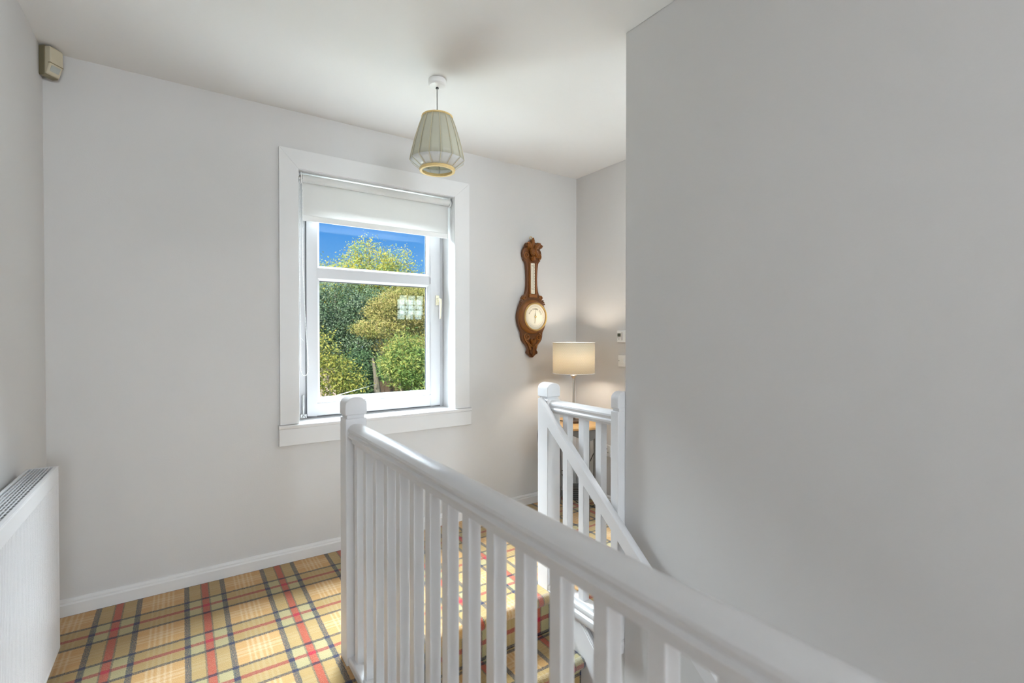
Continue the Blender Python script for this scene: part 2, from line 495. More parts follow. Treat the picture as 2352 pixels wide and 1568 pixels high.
# ------------------------------------------------------------------ mesh helpers
class MB:
    def __init__(self):
        self.v, self.f, self.uv = [], [], None

    def add(self, vs, fs):
        n = len(self.v)
        self.v += [tuple(p) for p in vs]
        self.f += [tuple(i + n for i in q) for q in fs]
        return self

    def box(self, x0, x1, y0, y1, z0, z1):
        vs = [(x, y, z) for x in (x0, x1) for y in (y0, y1) for z in (z0, z1)]
        return self.add(vs, [(0, 1, 3, 2), (4, 6, 7, 5), (0, 4, 5, 1), (2, 3, 7, 6), (0, 2, 6, 4), (1, 5, 7, 3)])

    def prism(self, poly, a, b, axis='Y'):
        """poly: 2-D points, extruded from a to b along axis (X: pts are y,z; Y: pts are x,z; Z: pts are x,y)"""
        def P(p, t):
            return {'X': (t, p[0], p[1]), 'Y': (p[0], t, p[1]), 'Z': (p[0], p[1], t)}[axis]
        n = len(poly)
        vs = [P(p, a) for p in poly] + [P(p, b) for p in poly]
        fs = [tuple(range(n - 1, -1, -1)), tuple(range(n, 2 * n))]
        fs += [(i, (i + 1) % n, n + (i + 1) % n, n + i) for i in range(n)]
        return self.add(vs, fs)

    def lathe(self, prof, origin=(0, 0, 0), axis='Z', seg=32, closed=False):
        """prof: (r, t) pairs along the axis"""
        o = Vector(origin)
        rings = []
        vs = []
        for r, t in prof:
            for k in range(seg):
                a = 2 * PI * k / seg
                c, s = r * math.cos(a), r * math.sin(a)
                vs.append(tuple(o + Vector({'Z': (c, s, t), 'Y': (c, t, s), 'X': (t, c, s)}[axis])))
        fs = []
        m = len(prof)
        for i in range(m - 1 if not closed else m):
            j = (i + 1) % m
            for k in range(seg):
                k2 = (k + 1) % seg
                fs.append((i * seg + k, i * seg + k2, j * seg + k2, j * seg + k))
        if not closed:
            if prof[0][0] > 1e-5:
                fs.append(tuple(range(seg - 1, -1, -1)))
            if prof[-1][0] > 1e-5:
                fs.append(tuple((m - 1) * seg + k for k in range(seg)))
        return self.add(vs, fs)

    def tube(self, pts, r, seg=8, caps=True):
        pts = [Vector(p) for p in pts]
        rs = r if isinstance(r, (list, tuple)) else [r] * len(pts)
        vs, fs = [], []
        up = Vector((0.13, 0.27, 0.95))
        prev = None
        for i, p in enumerate(pts):
            a = pts[max(0, i - 1)]
            b = pts[min(len(pts) - 1, i + 1)]
            t = (b - a).normalized()
            if prev is None:
                if abs(t.dot(up)) > 0.95:
                    up = Vector((1, 0.1, 0))
                n = (up - t * up.dot(t)).normalized()
            else:
                n = (prev - t * prev.dot(t)).normalized()
            prev = n
            bb = t.cross(n)
            for k in range(seg):
                q = 2 * PI * k / seg
                vs.append(tuple(p + (n * math.cos(q) + bb * math.sin(q)) * rs[i]))
        for i in range(len(pts) - 1):
            for k in range(seg):
                k2 = (k + 1) % seg
                fs.append((i * seg + k, i * seg + k2, (i + 1) * seg + k2, (i + 1) * seg + k))
        if caps:
            fs.append(tuple(range(seg - 1, -1, -1)))
            fs.append(tuple((len(pts) - 1) * seg + k for k in range(seg)))
        return self.add(vs, fs)

    def sphere(self, c, r, seg=12, rings=8, scale=(1, 1, 1)):
        vs, fs = [], []
        for i in range(rings + 1):
            th = PI * i / rings
            for k in range(seg):
                a = 2 * PI * k / seg
                vs.append((c[0] + r * scale[0] * math.sin(th) * math.cos(a), c[1] + r * scale[1] * math.sin(th) * math.sin(a),
                           c[2] + r * scale[2] * math.cos(th)))
        for i in range(rings):
            for k in range(seg):
                k2 = (k + 1) % seg
                fs.append((i * seg + k, (i + 1) * seg + k, (i + 1) * seg + k2, i * seg + k2))
        return self.add(vs, fs)

    def torus(self, c, R, r, axis='Z', seg=32, ring=10, sz=1.0):
        prof = [(R + r * math.cos(2 * PI * i / ring), r * sz * math.sin(2 * PI * i / ring)) for i in range(ring)]
        return self.lathe(prof, c, axis, seg, closed=True)

    def build(self, name, material, parent=None, smooth=False, bevel=0.0, bseg=2, loc=None, angle=None):
        off = Vector((0, 0, 0))
        if parent is not None:
            p = parent
            while p is not None:
                off += p.location
                p = p.parent
        elif loc is not None:
            off = Vector(loc)
        me = bpy.data.meshes.new(name)
        me.from_pydata([tuple(Vector(v) - off) for v in self.v], [], self.f)
        bm = bmesh.new()
        bm.from_mesh(me)
        bmesh.ops.remove_doubles(bm, verts=bm.verts, dist=1e-6)
        bmesh.ops.recalc_face_normals(bm, faces=bm.faces)
        bm.to_mesh(me)
        bm.free()
        me.materials.append(material)
        o = bpy.data.objects.new(name, me)
        COL.objects.link(o)
        if parent is not None:
            o.parent = parent
        elif loc is not None:
            o.location = loc
        if bevel > 0:
            md = o.modifiers.new('edge', 'BEVEL')
            md.width = bevel
            md.segments = bseg
            md.limit_method = 'ANGLE'
            md.angle_limit = math.radians(30)
        if smooth or bevel > 0:
            for p in me.polygons:
                p.use_smooth = True
            try:
                me.set_sharp_from_angle(angle=math.radians(angle if angle else (40 if smooth else 30)))
            except Exception:
                pass
        return o


def tag(o, label, cat, group=None):
    o['label'] = label
    o['category'] = cat
    if group:
        o['group'] = group
    return o


def thing(name, label, cat, loc, group=None):
    o = bpy.data.objects.new(name, None)
    o.empty_display_size = 0.05
    COL.objects.link(o)
    o.location = loc
    return tag(o, label, cat, group)


def struct_root(name, label, loc=(0, 0, 0)):
    o = bpy.data.objects.new(name, None)
    o.empty_display_size = 0.05
    COL.objects.link(o)
    o.location = loc
    o['kind'] = 'structure'
    o['label'] = label
    return o


def struct(o, label):
    o['kind'] = 'structure'
    o['label'] = label
    return o


def arch_poly(c, hw, z0, z1, rise, n=10):
    """outline: straight sides, arched top"""
    pts = [(c - hw, z0), (c + hw, z0)]
    for i in range(n + 1):
        a = PI * i / n
        pts.append((c + hw * math.cos(a), z1 - rise + rise * math.sin(a) ** 0.9))
    return pts


# ------------------------------------------------------------------ room dimensions
XL = -0.478      # left wall
XR = 1.458       # stair wall (right)
XE = 2.502       # end wall
YW = 2.802       # window wall
YB = -4.20       # wall behind the camera
YC = 1.343       # far end of the stair wall
YD = 0.35        # lobby door wall
ZC = 2.40        # ceiling
ZLOW = -2.55     # hall below
YS = 1.775       # edge of the landing at the top of the stairs
RISE, GO = 0.185, 0.216
TW = 0.12

# ------------------------------------------------------------------ walls, floor, ceiling
WX0, WX1, WZ0, WZ1 = 0.518, 1.453, 0.715, 2.095       # opening inside the casing
b = MB()
b.box(XL - .25, WX0, YW, YW + .28, ZLOW, ZC + .2)
b.box(WX1, XE + .25, YW, YW + .28, ZLOW, ZC + .2)
b.box(WX0, WX1, YW, YW + .28, ZLOW, WZ0)
b.box(WX0, WX1, YW, YW + .28, WZ1, ZC + .2)
struct(b.build('wall_window', M_WALL), 'pale grey painted wall around the landing window')
DY0, DY1 = -1.75, -0.85  # doorway opening added to let the side fill lamp in
b = MB().box(XL - .25, XL, YB - .25, DY0, ZLOW, ZC + .2)
b.box(XL - .25, XL, DY1, YW + .28, ZLOW, ZC + .2)
b.box(XL - .25, XL, DY0, DY1, 2.02, ZC + .2)
b.box(XL - .25, XL, DY0, DY1, ZLOW, 0.0)
struct(b.build('wall_left', M_WALL), 'pale grey painted wall behind the radiator')
b = MB().box(XR, XR + TW, YB - .25, YC, ZLOW, ZC)
b.box(XR, XR + TW, YC, YW, ZLOW, -0.045)
struct(b.build('wall_right', M_WALL, bevel=0.004), 'large blank pale grey wall beside the stairs')
b = MB().box(XE, XE + .25, YB - .25, YW + .28, ZLOW, ZC + .2)
struct(b.build('wall_end', M_WALL), 'pale grey end wall behind the table lamp')
# closed shell added around the side fill lamp; its roof blocks the sun
b = MB().box(-3.35, -3.15, -2.8, .3, -.2, ZC + .2)
b.box(-3.15, XL - .25, -2.8, -2.6, -.2, ZC + .2)
b.box(-3.15, XL - .25, .1, .3, -.2, ZC + .2)
b.box(-3.15, XL - .25, -2.6, .1, ZC, ZC + .2)
b.box(-3.15, XL - .25, -2.6, .1, -.2, 0.0)
struct(b.build('wall_fill_shell', M_CEIL), 'unseen white shell added around the side fill lamp behind the viewer')
b = MB().box(XL - .26, XL + .014, DY0 - .07, DY0, 0, 2.09).box(XL - .26, XL + .014, DY1, DY1 + .07, 0, 2.09).box(XL - .26, XL + .014, DY0, DY1, 2.02, 2.09)
struct(b.build('trim_1', M_TRIM, bevel=.003), 'white door casing of the unseen doorway added behind the viewer for side fill light')
# wall behind the camera, with openings added for the rear and hall fill lamps
RX0, RX1, RZ0, RZ1 = -0.30, 1.20, 0.85, 2.10
b = MB()
b.box(XL, RX0, YB - .25, YB, -.3, ZC)
b.box(RX1, XE, YB - .25, YB, -.3, ZC)
b.box(RX0, RX1, YB - .25, YB, -.3, RZ0)
b.box(XL, .56, YB - .25, YB, ZLOW, -.3)
b.box(1.44, XE, YB - .25, YB, ZLOW, -.3)
b.box(.56, 1.44, YB - .25, YB, -.5, -.3)
b.box(RX0, RX1, YB - .25, YB, RZ1, ZC)
struct(b.build('wall_back', M_WALL), 'pale grey wall behind the viewer')
# lobby wall with the glazed door
b = MB()
b.box(XR + TW, 1.66, YD - .12, YD, ZLOW, ZC)
b.box(1.66, XE, YD - .12, YD, 2.05, ZC)
b.box(1.66, XE, YD - .12, YD, ZLOW, 0)
struct(b.build('wall_lobby', M_WALL), 'pale grey wall around the glazed lobby door')
b = MB().box(XL - .25, XE + .25, YB - .25, YW + .28, ZC, ZC + .2)
struct(b.build('ceiling', M_CEIL), 'flat white ceiling')


def carpet_slab(cells, z, th):
    bm = bmesh.new()
    uvl = bm.loops.layers.uv.new('UVMap')
    for (x0, x1, y0, y1) in cells:
        top = [bm.verts.new(p) for p in ((x0, y0, z), (x1, y0, z), (x1, y1, z), (x0, y1, z))]
        bot = [bm.verts.new((q.co.x, q.co.y, z - th)) for q in top]
        fs = [bm.faces.new(top), bm.faces.new(bot[::-1])]
        for i in range(4):
            fs.append(bm.faces.new((top[i], bot[i], bot[(i + 1) % 4], top[(i + 1) % 4])))
        for f in fs:
            for l in f.loops:
                l[uvl].uv = (l.vert.co.x, l.vert.co.y + (l.vert.co.z - z))
    return bm


bm = carpet_slab([(XL, 0.535, YB, YW), (0.535, XE, YS + .006, YW), (XR + .004, XE, YD, YS + .006), (0.535, XR, YB, -1.25)], 0.0, 0.17)
me = bpy.data.meshes.new('floor')
bm.to_mesh(me)
bm.free()
me.materials.append(M_CARPET)
o = bpy.data.objects.new('floor', me)
COL.objects.link(o)
struct(o, 'landing floor fitted with tan, red and charcoal tartan carpet')
b = MB().box(XL, XE, YB, YW, ZLOW - .1, ZLOW)
struct(b.build('floor_hall', M_TABLE), 'hall floor at the foot of the stairs')
b = MB().box(0.495, 0.535, YB, YS - .02, ZLOW, -0.175)
struct(b.build('wall_stair', M_WALL), 'wall under the landing on the open side of the stairs')

# skirting boards
SK = [(0, 0), (0.018, 0), (0.018, 0.048), (0.013, 0.054), (0.013, 0.060), (0.006, 0.069), (0, 0.070)]


def skirting(name, pts, label):
    """straight board from pts[0] to pts[1]; pts[2] is the inward normal"""
    (x0, y0), (x1, y1), (nx, ny) = pts
    b = MB()
    n = len(SK)
    vs = [(x0 + nx * p, y0 + ny * p, z) for p, z in SK] + [(x1 + nx * p, y1 + ny * p, z) for p, z in SK]
    fs = [tuple(range(n)), tuple(range(2 * n - 1, n - 1, -1))] + [(i, (i + 1) % n, n + (i + 1) % n, n + i) for i in range(n)]
    b.add(vs, fs)
    return struct(b.build(name, M_TRIM), label)


skirting('baseboard_window', ((XL, YW), (XE, YW), (0, -1)), 'white moulded skirting board under the window')
skirting('baseboard_left', ((XL, -.78), (XL, YW), (1, 0)), 'white moulded skirting board behind the radiator')
skirting('baseboard_end', ((XE, YD), (XE, YW), (-1, 0)), 'white moulded skirting board on the end wall')

# ------------------------------------------------------------------ landing window
YF = 2.945      # front plane of the window frame
win = struct_root('window_1', 'white framed landing window with fixed top light and tilt sash', (0.985, YF, WZ0))
CW, CT = 0.091, 0.016
# casing boards with mitred corners
g = 0.0002
ox0, ox1, oz1 = 0.424, 1.559, 2.195
b = MB().prism([(ox0, WZ0 + .018), (WX0, WZ0 + .018), (WX0, WZ1 - g), (ox0, oz1 - g)], YW - CT, YW + .02, 'Y')
b.build('casing_board', M_TRIM, win, bevel=.0007)
b = MB().prism([(WX1, WZ0 + .018), (ox1, WZ0 + .018), (ox1, oz1 - g), (WX1, WZ1 - g)], YW - CT, YW + .02, 'Y')
b.build('casing_board', M_TRIM, win, bevel=.0007)
b = MB().prism([(ox0, oz1 + g), (WX0, WZ1 + g), (WX1, WZ1 + g), (ox1, oz1 + g)], YW - CT, YW + .02, 'Y')
b.build('casing_board', M_TRIM, win, bevel=.0007)
# reveal linings
b = MB().box(WX0 - .004, WX0 + .002, YW - .01, YF + .07, WZ0, WZ1)
b.build('reveal_lining', M_TRIM, win)
b = MB().box(WX1 - .002, WX1 + .004, YW - .01, YF + .07, WZ0, WZ1)
b.build('reveal_lining', M_TRIM, win)
b = MB().box(WX0, WX1, YW - .01, YF + .07, WZ1 - .002, WZ1 + .004)
b.build('reveal_lining', M_TRIM, win)
# sill board with a nosing and the apron board below
b = MB().prism([(YW - .030, WZ0 + .004), (YW - .027, WZ0 - .004), (YF + .06, WZ0 - .004), (YF + .06, WZ0 + .016), (YW - .026, WZ0 + .016), (YW - .030, WZ0 + .012)], ox0 - .008, ox1 + .012, 'X')
b.build('sill', M_TRIM, win, bevel=.0015)
b = MB().box(ox0 - .006, ox1 + .010, YW - .022, YW + .004, WZ0 - .094, WZ0 - .004)
b.build('apron_board', M_TRIM, win, bevel=.002)


def ring(bm, x0, x1, z0, z1, wl, wr, wb, wt, ya, yb):
    """flat rectangular frame made of four mitre-free bars in one mesh"""
    bm.box(x0, x0 + wl, ya, yb, z0, z1)
    bm.box(x1 - wr, x1, ya, yb, z0, z1)
    bm.box(x0 + wl, x1 - wr, ya, yb, z0, z0 + wb)
    bm.box(x0 + wl, x1 - wr, ya, yb, z1 - wt, z1)
    return bm


FZ0, FZ1 = 0.728, 2.085
ring(MB(), WX0 + .003, WX1 - .003, FZ0, FZ1, .07, .03, .03, .05, YF + .012, YF + .075).build('outer_frame', M_UPVC, win, bevel=.002)
# dark rebate line round the sash
ring(MB(), .583, 1.427, .735, 2.06, .01, .01, .012, .01, YF + .0085, YF + .013).build('gasket', M_GREYGAP, win)
sash = struct_root('sash', 'white sash', (0, 0, 0))
del sash['kind']
sash.parent = win
GX0, GX1 = 0.660, 1.332
SX0, SX1, SZ0, SZ1 = 0.587, 1.422, 0.742, 2.055
b = MB()
ring(b, SX0, SX1, SZ0, SZ1, GX0 - .022 - SX0, SX1 - GX1 - .022, .837 - SZ0 - .022, .06, YF - .006, YF + .05)
b.build('sash_rails', M_UPVC, sash, bevel=.003)
MB().box(GX0 - .022, GX1 + .022, YF + .0015, YF + .05, 1.538, 1.592).build('transom', M_UPVC, sash, bevel=.003)


def bead(x0, x1, z0, z1, parent):
    """chamfered glazing bead: four sloping, mitred strips"""
    w = .022
    y0, y1 = YF - .003, YF + .026
    out = [(x0 - w, z0 - w), (x1 + w, z0 - w), (x1 + w, z1 + w), (x0 - w, z1 + w)]
    inn = [(x0, z0), (x1, z0), (x1, z1), (x0, z1)]
    for i in range(4):
        j = (i + 1) % 4
        a0, a1, c0, c1 = out[i], out[j], inn[i], inn[j]
        h0 = tuple((a0[k] * .6 + c0[k] * .4) for k in (0, 1))
        h1 = tuple((a1[k] * .6 + c1[k] * .4) for k in (0, 1))
        m = MB()
        pts = []
        for (p, q) in ((a0, y0), (h0, y0), (c0, y0 + .012), (c0, y1), (a0, y1)):
            pts.append((p[0], q, p[1]))
        for (p, q) in ((a1, y0), (h1, y0), (c1, y0 + .012), (c1, y1), (a1, y1)):
            pts.append((p[0], q, p[1]))
        fs = [(k, (k + 1) % 5, 5 + (k + 1) % 5, 5 + k) for k in range(5)] + [(0, 1, 2, 3, 4), (9, 8, 7, 6, 5)]
        m.add(pts, fs)
        m.build('glazing_bead', M_UPVC, parent)


bead(GX0, GX1, .845, 1.523, sash)
bead(GX0, GX1, 1.607, 1.975, sash)
# black seal between bead and glass
ring(MB(), GX0 - .002, GX1 + .002, .843, 1.525, .005, .005, .004, .007, YF + .024, YF + .030).build('glazing_seal', M_GREYGAP, sash)
ring(MB(), GX0 - .002, GX1 + .002, 1.605, 1.977, .003, .005, .003, .005, YF + .024, YF + .030).build('glazing_seal', M_GREYGAP, sash)


def pane(x0, x1, z0, z1, y, parent, tilt_z=0.0, tilt_x=0.0):
    b = MB().box(x0, x1, y, y + .004, z0, z1)
    o = b.build('glass_pane', M_GLASS, parent)
    if tilt_z or tilt_x:
        c = Vector(((x0 + x1) / 2, y, (z0 + z1) / 2)) - Vector(win.location)
        R = Matrix.Translation(c) @ Matrix.Rotation(tilt_z, 4, 'Z') @ Matrix.Rotation(tilt_x, 4, 'X') @ Matrix.Translation(-c)
        o.data.transform(R)
    return o


pane(GX0 - .01, GX1 + .01, .835, 1.533, YF + .030, sash)
pane(GX0 - .01, GX1 + .01, .835, 1.533, YF + .046, sash, tilt_z=-0.006, tilt_x=0.010)
pane(GX0 - .01, GX1 + .01, 1.597, 1.985, YF + .030, sash)
pane(GX0 - .01, GX1 + .01, 1.597, 1.985, YF + .046, sash)
# outside sill and outside frame face
MB().box(WX0 - .05, WX1 + .05, YF + .06, YW + .33, WZ0 - .05, WZ0 + .005).build('outside_sill', M_UPVC, win)
# handle: backplate, boss, lever
hp = MB().box(1.388, 1.412, YF - .014, YF - .005, 1.405, 1.470).build('handle_plate', M_CREAMH, sash, bevel=.003)
b = MB()
b.lathe([(.010, YF - .034), (.011, YF - .030), (.011, YF - .012)], (1.400, 0, 1.440), 'Y', 16)
b.tube([(1.400, YF - .036, 1.444), (1.404, YF - .046, 1.440), (1.405, YF - .048, 1.420), (1.404, YF - .046, 1.36), (1.403, YF - .044, 1.315)], [.009, .009, .0075, .0065, .0055], 10)
b.build('lever_handle', M_CREAMH, sash, smooth=True)
# exposed hinge at the bottom left corner
hg = MB()
hg.box(.560, .573, YF - .008, YF + .012, .775, .860)
hg.lathe([(.006, .748), (.006, .868)], (.566, YF - .008, 0), 'Z', 10)
hg.build('hinge', M_STEEL, win, bevel=.001)
hg = MB().box(.552, .584, YF - .012, YF + .01, .735, .758)
hg.tube([(.556, YF - .014, .737), (.569, YF - .016, .756), (.582, YF - .014, .737)], .0035, 6)
hg.build('hinge_foot', M_STEEL, win)

# ------------------------------------------------------------------ staircase (runs down towards the viewer between the balustrade and the wall)
SX_L, SX_R = 0.545, XR - .03
st = thing('staircase', 'carpeted staircase dropping from the landing between balustrade and grey wall', 'staircase', ((SX_L + SX_R) / 2, YS, 0))


def step_mesh(i):
    """one carpeted step: tread with a rounded bull nose and the riser under it; i=0 is the landing edge"""
    z = -RISE * i
    y = YS - GO * i
    R = 0.026
    prof = [(y + (0.006 if i == 0 else GO), z)]
    s = [0.0]
    yc = y + R - .024
    for k in range(7):
        a = PI / 2 + PI * k / 6 * .92
        prof.append((yc + R * math.cos(a), z - R + R * math.sin(a)))
    prof.append((y + .004, z - R * 2.0))
    prof.append((y + .004, z - RISE))
    prof.append((y + .03, z - RISE))
    prof.append((y + .03, z - .03))
    prof.append((prof[0][0], z - .03))
    bm = bmesh.new()
    uvl = bm.loops.layers.uv.new('UVMap')
    acc = 0
    arc = []
    for k, p in enumerate(prof):
        if k:
            acc += math.hypot(p[0] - prof[k - 1][0], p[1] - prof[k - 1][1])
        arc.append(acc)
    v0 = prof[0][0] if i == 0 else YS + .0 - i * (RISE + GO) * 1.02 + GO
    L = [bm.verts.new((SX_L, p[0], p[1])) for p in prof]
    Rr = [bm.verts.new((SX_R, p[0], p[1])) for p in prof]
    n = len(prof)
    for k in range(n):
        j = (k + 1) % n
        f = bm.faces.new((L[k], L[j], Rr[j], Rr[k]))
        f.smooth = 0 < k < 8
        for l in f.loops:
            kk = k if l.vert in (L[k], Rr[k]) else j
            l[uvl].uv = (l.vert.co.x, v0 - (arc[kk] if kk else (0 if k == 0 else acc)))
    for ring_ in (L, Rr[::-1]):
        f = bm.faces.new(ring_)
        for l in f.loops:
            l[uvl].uv = (l.vert.co.y, l.vert.co.z)
    bmesh.ops.recalc_face_normals(bm, faces=bm.faces)
    bmesh.ops.translate(bm, verts=bm.verts, vec=-Vector(st.location))
    me = bpy.data.meshes.new('step')
    bm.to_mesh(me)
    bm.free()
    me.materials.append(M_CARPET)
    o = bpy.data.objects.new('step', me)
    COL.objects.link(o)
    o.parent = st
    return o


for i in range(13):
    step_mesh(i)
# wall string with a bead along its top, and the string on the open side
SL = RISE / GO


def string_poly(top_off, bot_off, y0, y1):
    f = lambda y, off: SL * (y - YS) + off
    return [(y0, f(y0, bot_off)), (y1, f(y1, bot_off)), (y1, f(y1, top_off)), (y0, f(y0, top_off))]


MB().prism(string_poly(.128, -.20, -1.0, 1.618), XR - .030, XR - .001, 'X').build('wall_string', M_GLOSS, st, bevel=.002)
bb = MB()
pts = [(1.615, SL * (1.615 - YS) + .134), (-1.0, SL * (-1.0 - YS) + .134)]
bb.tube([(XR - .022, pts[0][0], pts[0][1]), (XR - .022, pts[1][0], pts[1][1])], .007, 8)
bb.build('string_bead', M_GLOSS, st, smooth=True)
MB().prism(string_poly(.09, -.20, -1.0, 1.76), 0.540, 0.556, 'X').build('outer_string', M_GLOSS, st, bevel=.002)


# ------------------------------------------------------------------ balustrades
def newel(parent, xc, yc, w, z0, ztop, y0=None, y1=None, drop=False):
    h = w / 2
    y0 = yc - h if y0 is None else y0
    y1 = yc + h if y1 is None else y1
    b = MB()
    zn = ztop - .078
    b.box(xc - h, xc + h, y0, y1, z0, zn)
    post = b.build('newel_post', M_GLOSS, parent, bevel=.003)
    b = MB()
    b.box(xc - h + .006, xc + h - .006, y0 + (.006 if y0 != YC else 0), y1 - .006, zn - .002, zn + .014)
    b.build('newel_neck', M_GLOSS, parent, bevel=.002)
    b = MB()
    b.prism(arch_poly(xc, h + .001, zn + .012, ztop, .030), y0, y1, 'Y')
    b.build('newel_cap', M_GLOSS, parent, bevel=.003, angle=50)
    return post


def rail_profile(xc, zt, hw=.031):
    """handrail section in x,z: flat underside, coved flanks, rounded top"""
    h = .050
    zb = zt - h
    right = [(0.020, zb), (hw, zb + .003), (hw + .001, zb + .010), (hw - .005, zb + .016), (hw - .004, zb + .022), (hw, zb + .028),
             (hw - .001, zb + .036), (hw - .008, zb + .044), (hw - .017, zt - .0015), (0.0, zt)]
    left = [(-x, z) for x, z in right[::-1][1:]]
    return [(xc + x, z) for x, z in right + left]


# near balustrade along the open side of the stairwell
X1, YN, NW = 0.527, 1.827, 0.0765
B1 = thing('landing_balustrade', 'white painted balustrade with long handrail running close past the viewer', 'balustrade', (X1, YN, 0))
newel(B1, X1, YN, NW, -0.16, 0.980)
Y_END = -1.25
MB().prism(rail_profile(X1, .882), Y_END, YN - NW / 2 + .002, 'Y').build('handrail', M_GLOSS, B1, smooth=True, angle=25)
MB().box(X1 - .017, X1 + .017, Y_END, YN - NW / 2 + .002, .811, .834).build('rail_fillet', M_GLOSS, B1, bevel=.002)
MB().box(X1 - .032, X1 + .032, Y_END, YN - NW / 2 + .002, -.002, .030).build('base_rail', M_GLOSS, B1, bevel=.006)
me0 = None
pitch = 0.1025
y = 1.134
ys = [y + pitch * k for k in range(6, 0, -1)] + [1.134, 1.036, .934, .831, .728, .625, .519, .416]
ys += [.416 - pitch * k for k in range(1, 16)]
for yy in ys:
    if me0 is None:
        o = MB().box(X1 - .0155, X1 + .0155, yy - .0155, yy + .0155, .028, .814).build('baluster', M_GLOSS, B1, bevel=.0025)
        me0, first_y = o, yy
    else:
        c = me0.copy()
        COL.objects.link(c)
        c.location = (0, yy - first_y, 0)
for (py_, pz) in ((1.09, .888),):
    pass

# far balustrade closing the gap between the stair wall and the top newel
X2 = 1.458
B2 = thing('stair_head_balustrade', 'short white painted balustrade between the grey wall and stair-top newel', 'balustrade', (X2, YN, 0))
newel(B2, X2, YN, NW, -0.19, 0.980)
newel(B2, X2, YC + .02, NW, -0.010, 0.982, YC, YC + .040)
# faceted drop under the half newel
b = MB()
h = NW / 2
zb = -0.010
vs = [(X2 - h, YC, zb), (X2 + h, YC, zb), (X2 + h, YC + .04, zb), (X2 - h, YC + .04, zb),
      (X2 - h + .010, YC + .002, zb - .012), (X2 + h - .010, YC + .002, zb - .012), (X2 + h - .010, YC + .032, zb - .012), (X2 - h + .010, YC + .032, zb - .012),
      (X2 - h - .001, YC, zb - .022), (X2 + h, YC, zb - .022), (X2 + h, YC + .04, zb - .022), (X2 - h - .001, YC + .04, zb - .022),
      (X2 - .012, YC + .004, zb - .060), (X2 + .012, YC + .004, zb - .060), (X2 + .012, YC + .02, zb - .060), (X2 - .012, YC + .02, zb - .060)]
fs = [(3, 2, 1, 0), (12, 13, 14, 15)]
for r in range(3):
    for k in range(4):
        fs.append((r * 4 + k, r * 4 + (k + 1) % 4, (r + 1) * 4 + (k + 1) % 4, (r + 1) * 4 + k))
b.add(vs, fs)
b.build('newel_drop', M_GLOSS, B2)
ya, yb = YC + .038, YN - NW / 2 + .002
MB().prism(rail_profile(X2, .901, .030), ya, yb, 'Y').build('handrail', M_GLOSS, B2, smooth=True, angle=25)
MB().box(X2 - .018, X2 + .018, ya, yb, .840, .853).build('rail_fillet', M_GLOSS, B2, bevel=.002)
base = [(X2 - .022, .044), (X2 - .024, .030), (X2 - .034, .026), (X2 - .036, .014), (X2 - .034, .004), (X2 - .040, -.006), (X2 - .041, -.026), (X2 - .036, -.040), (X2 + .03, -.040), (X2 + .03, .030), (X2 + .022, .044)]
MB().prism(base, ya, yb, 'Y').build('base_rail', M_GLOSS, B2, smooth=True, angle=25)
o0 = None
for yy in (1.688, 1.581, 1.475):
    if o0 is None:
        o0 = MB().box(X2 - .017, X2 + .017, yy - .017, yy + .017, .042, .850).build('baluster', M_GLOSS, B2, bevel=.0025)
        fy = yy
    else:
        c = o0.copy()
        COL.objects.link(c)
        c.location = (0, yy - fy, 0)

# sloping handrail fixed to the stair-top newel and running down the wall
HR = thing('stair_wall_handrail', 'white sloping handrail descending from the stair-top newel along the grey wall', 'handrail', (1.40, 1.80, 0.88))
zt = lambda y: .5445 + SL * (y - 1.39)
yA, yB = 1.817, -0.75
hx0, hx1 = 1.388, 1.4205
rows = []
sec = [(hx0 + .004, -.074), (hx0, -.069), (hx0, -.006), (hx0 + .004, -.001), (hx0 + .012, .002), (hx1 - .012, .002), (hx1 - .003, -.002), (hx1, -.008), (hx1, -.069), (hx1 - .004, -.074)]
vs = [(x, yA, zt(yA) + dz) for x, dz in sec] + [(x, yB, zt(yB) + dz) for x, dz in sec]
n = len(sec)
fs = [tuple(range(n)), tuple(range(2 * n - 1, n - 1, -1))] + [(i, (i + 1) % n, n + (i + 1) % n, n + i) for i in range(n)]
MB().add(vs, fs).build('rail', M_GLOSS, HR, smooth=True, angle=25)
for yy in (0.55, -0.35):
    b = MB()
    b.tube([(hx0 + .017, yy, zt(yy) - .070), (hx0 + .017, yy, zt(yy) - .10), (hx0 + .035, yy, zt(yy) - .125), (XR - .004, yy, zt(yy) - .13)], .006, 8)
    b.lathe([(.022, XR - .007), (.022, XR - .0005)], (0, yy, zt(yy) - .13), 'X', 14)
    b.build('bracket', M_GLOSS, HR, smooth=True)

# ------------------------------------------------------------------ glazed lobby door (seen only as a reflection in the window)
dr = struct_root('door_1', 'white lobby door with six small daylit panes', (2.08, YD - .06, 0))
DX0, DX1 = 1.70, XE - .002
px0, px1, pz0, pz1 = 2.150, 2.484, 1.395, 1.650
b = MB()
b.box(DX0, px0, YD - .07, YD - .03, 0.005, 2.0)
b.box(px1, DX1, YD - .07, YD - .03, 0.005, 2.0)
b.box(px0, px1, YD - .07, YD - .03, 0.005, pz0)
b.box(px0, px1, YD - .07, YD - .03, pz1, 2.0)
b.build('door_leaf', M_TRIM, dr)
cols = [px0 + (px1 - px0) * k / 3 for k in range(4)]
zm = (pz0 + pz1) / 2
for k in range(3):
    for (za, zb_) in ((pz0, zm), (zm, pz1)):
        MB().box(cols[k] + .004, cols[k + 1] - .004, YD - .056, YD - .050, za + .004, zb_ - .004).build('glass_pane', M_LITPANE, dr)
b = MB()
for k in range(4):
    b.box(cols[k] - .009, cols[k] + .009, YD - .058, YD - .040, pz0, pz1)
for z_ in (pz0, zm, pz1):
    b.box(px0, px1, YD - .058, YD - .040, z_ - .008, z_ + .008)
b.build('glazing_bars', M_APRON, dr)
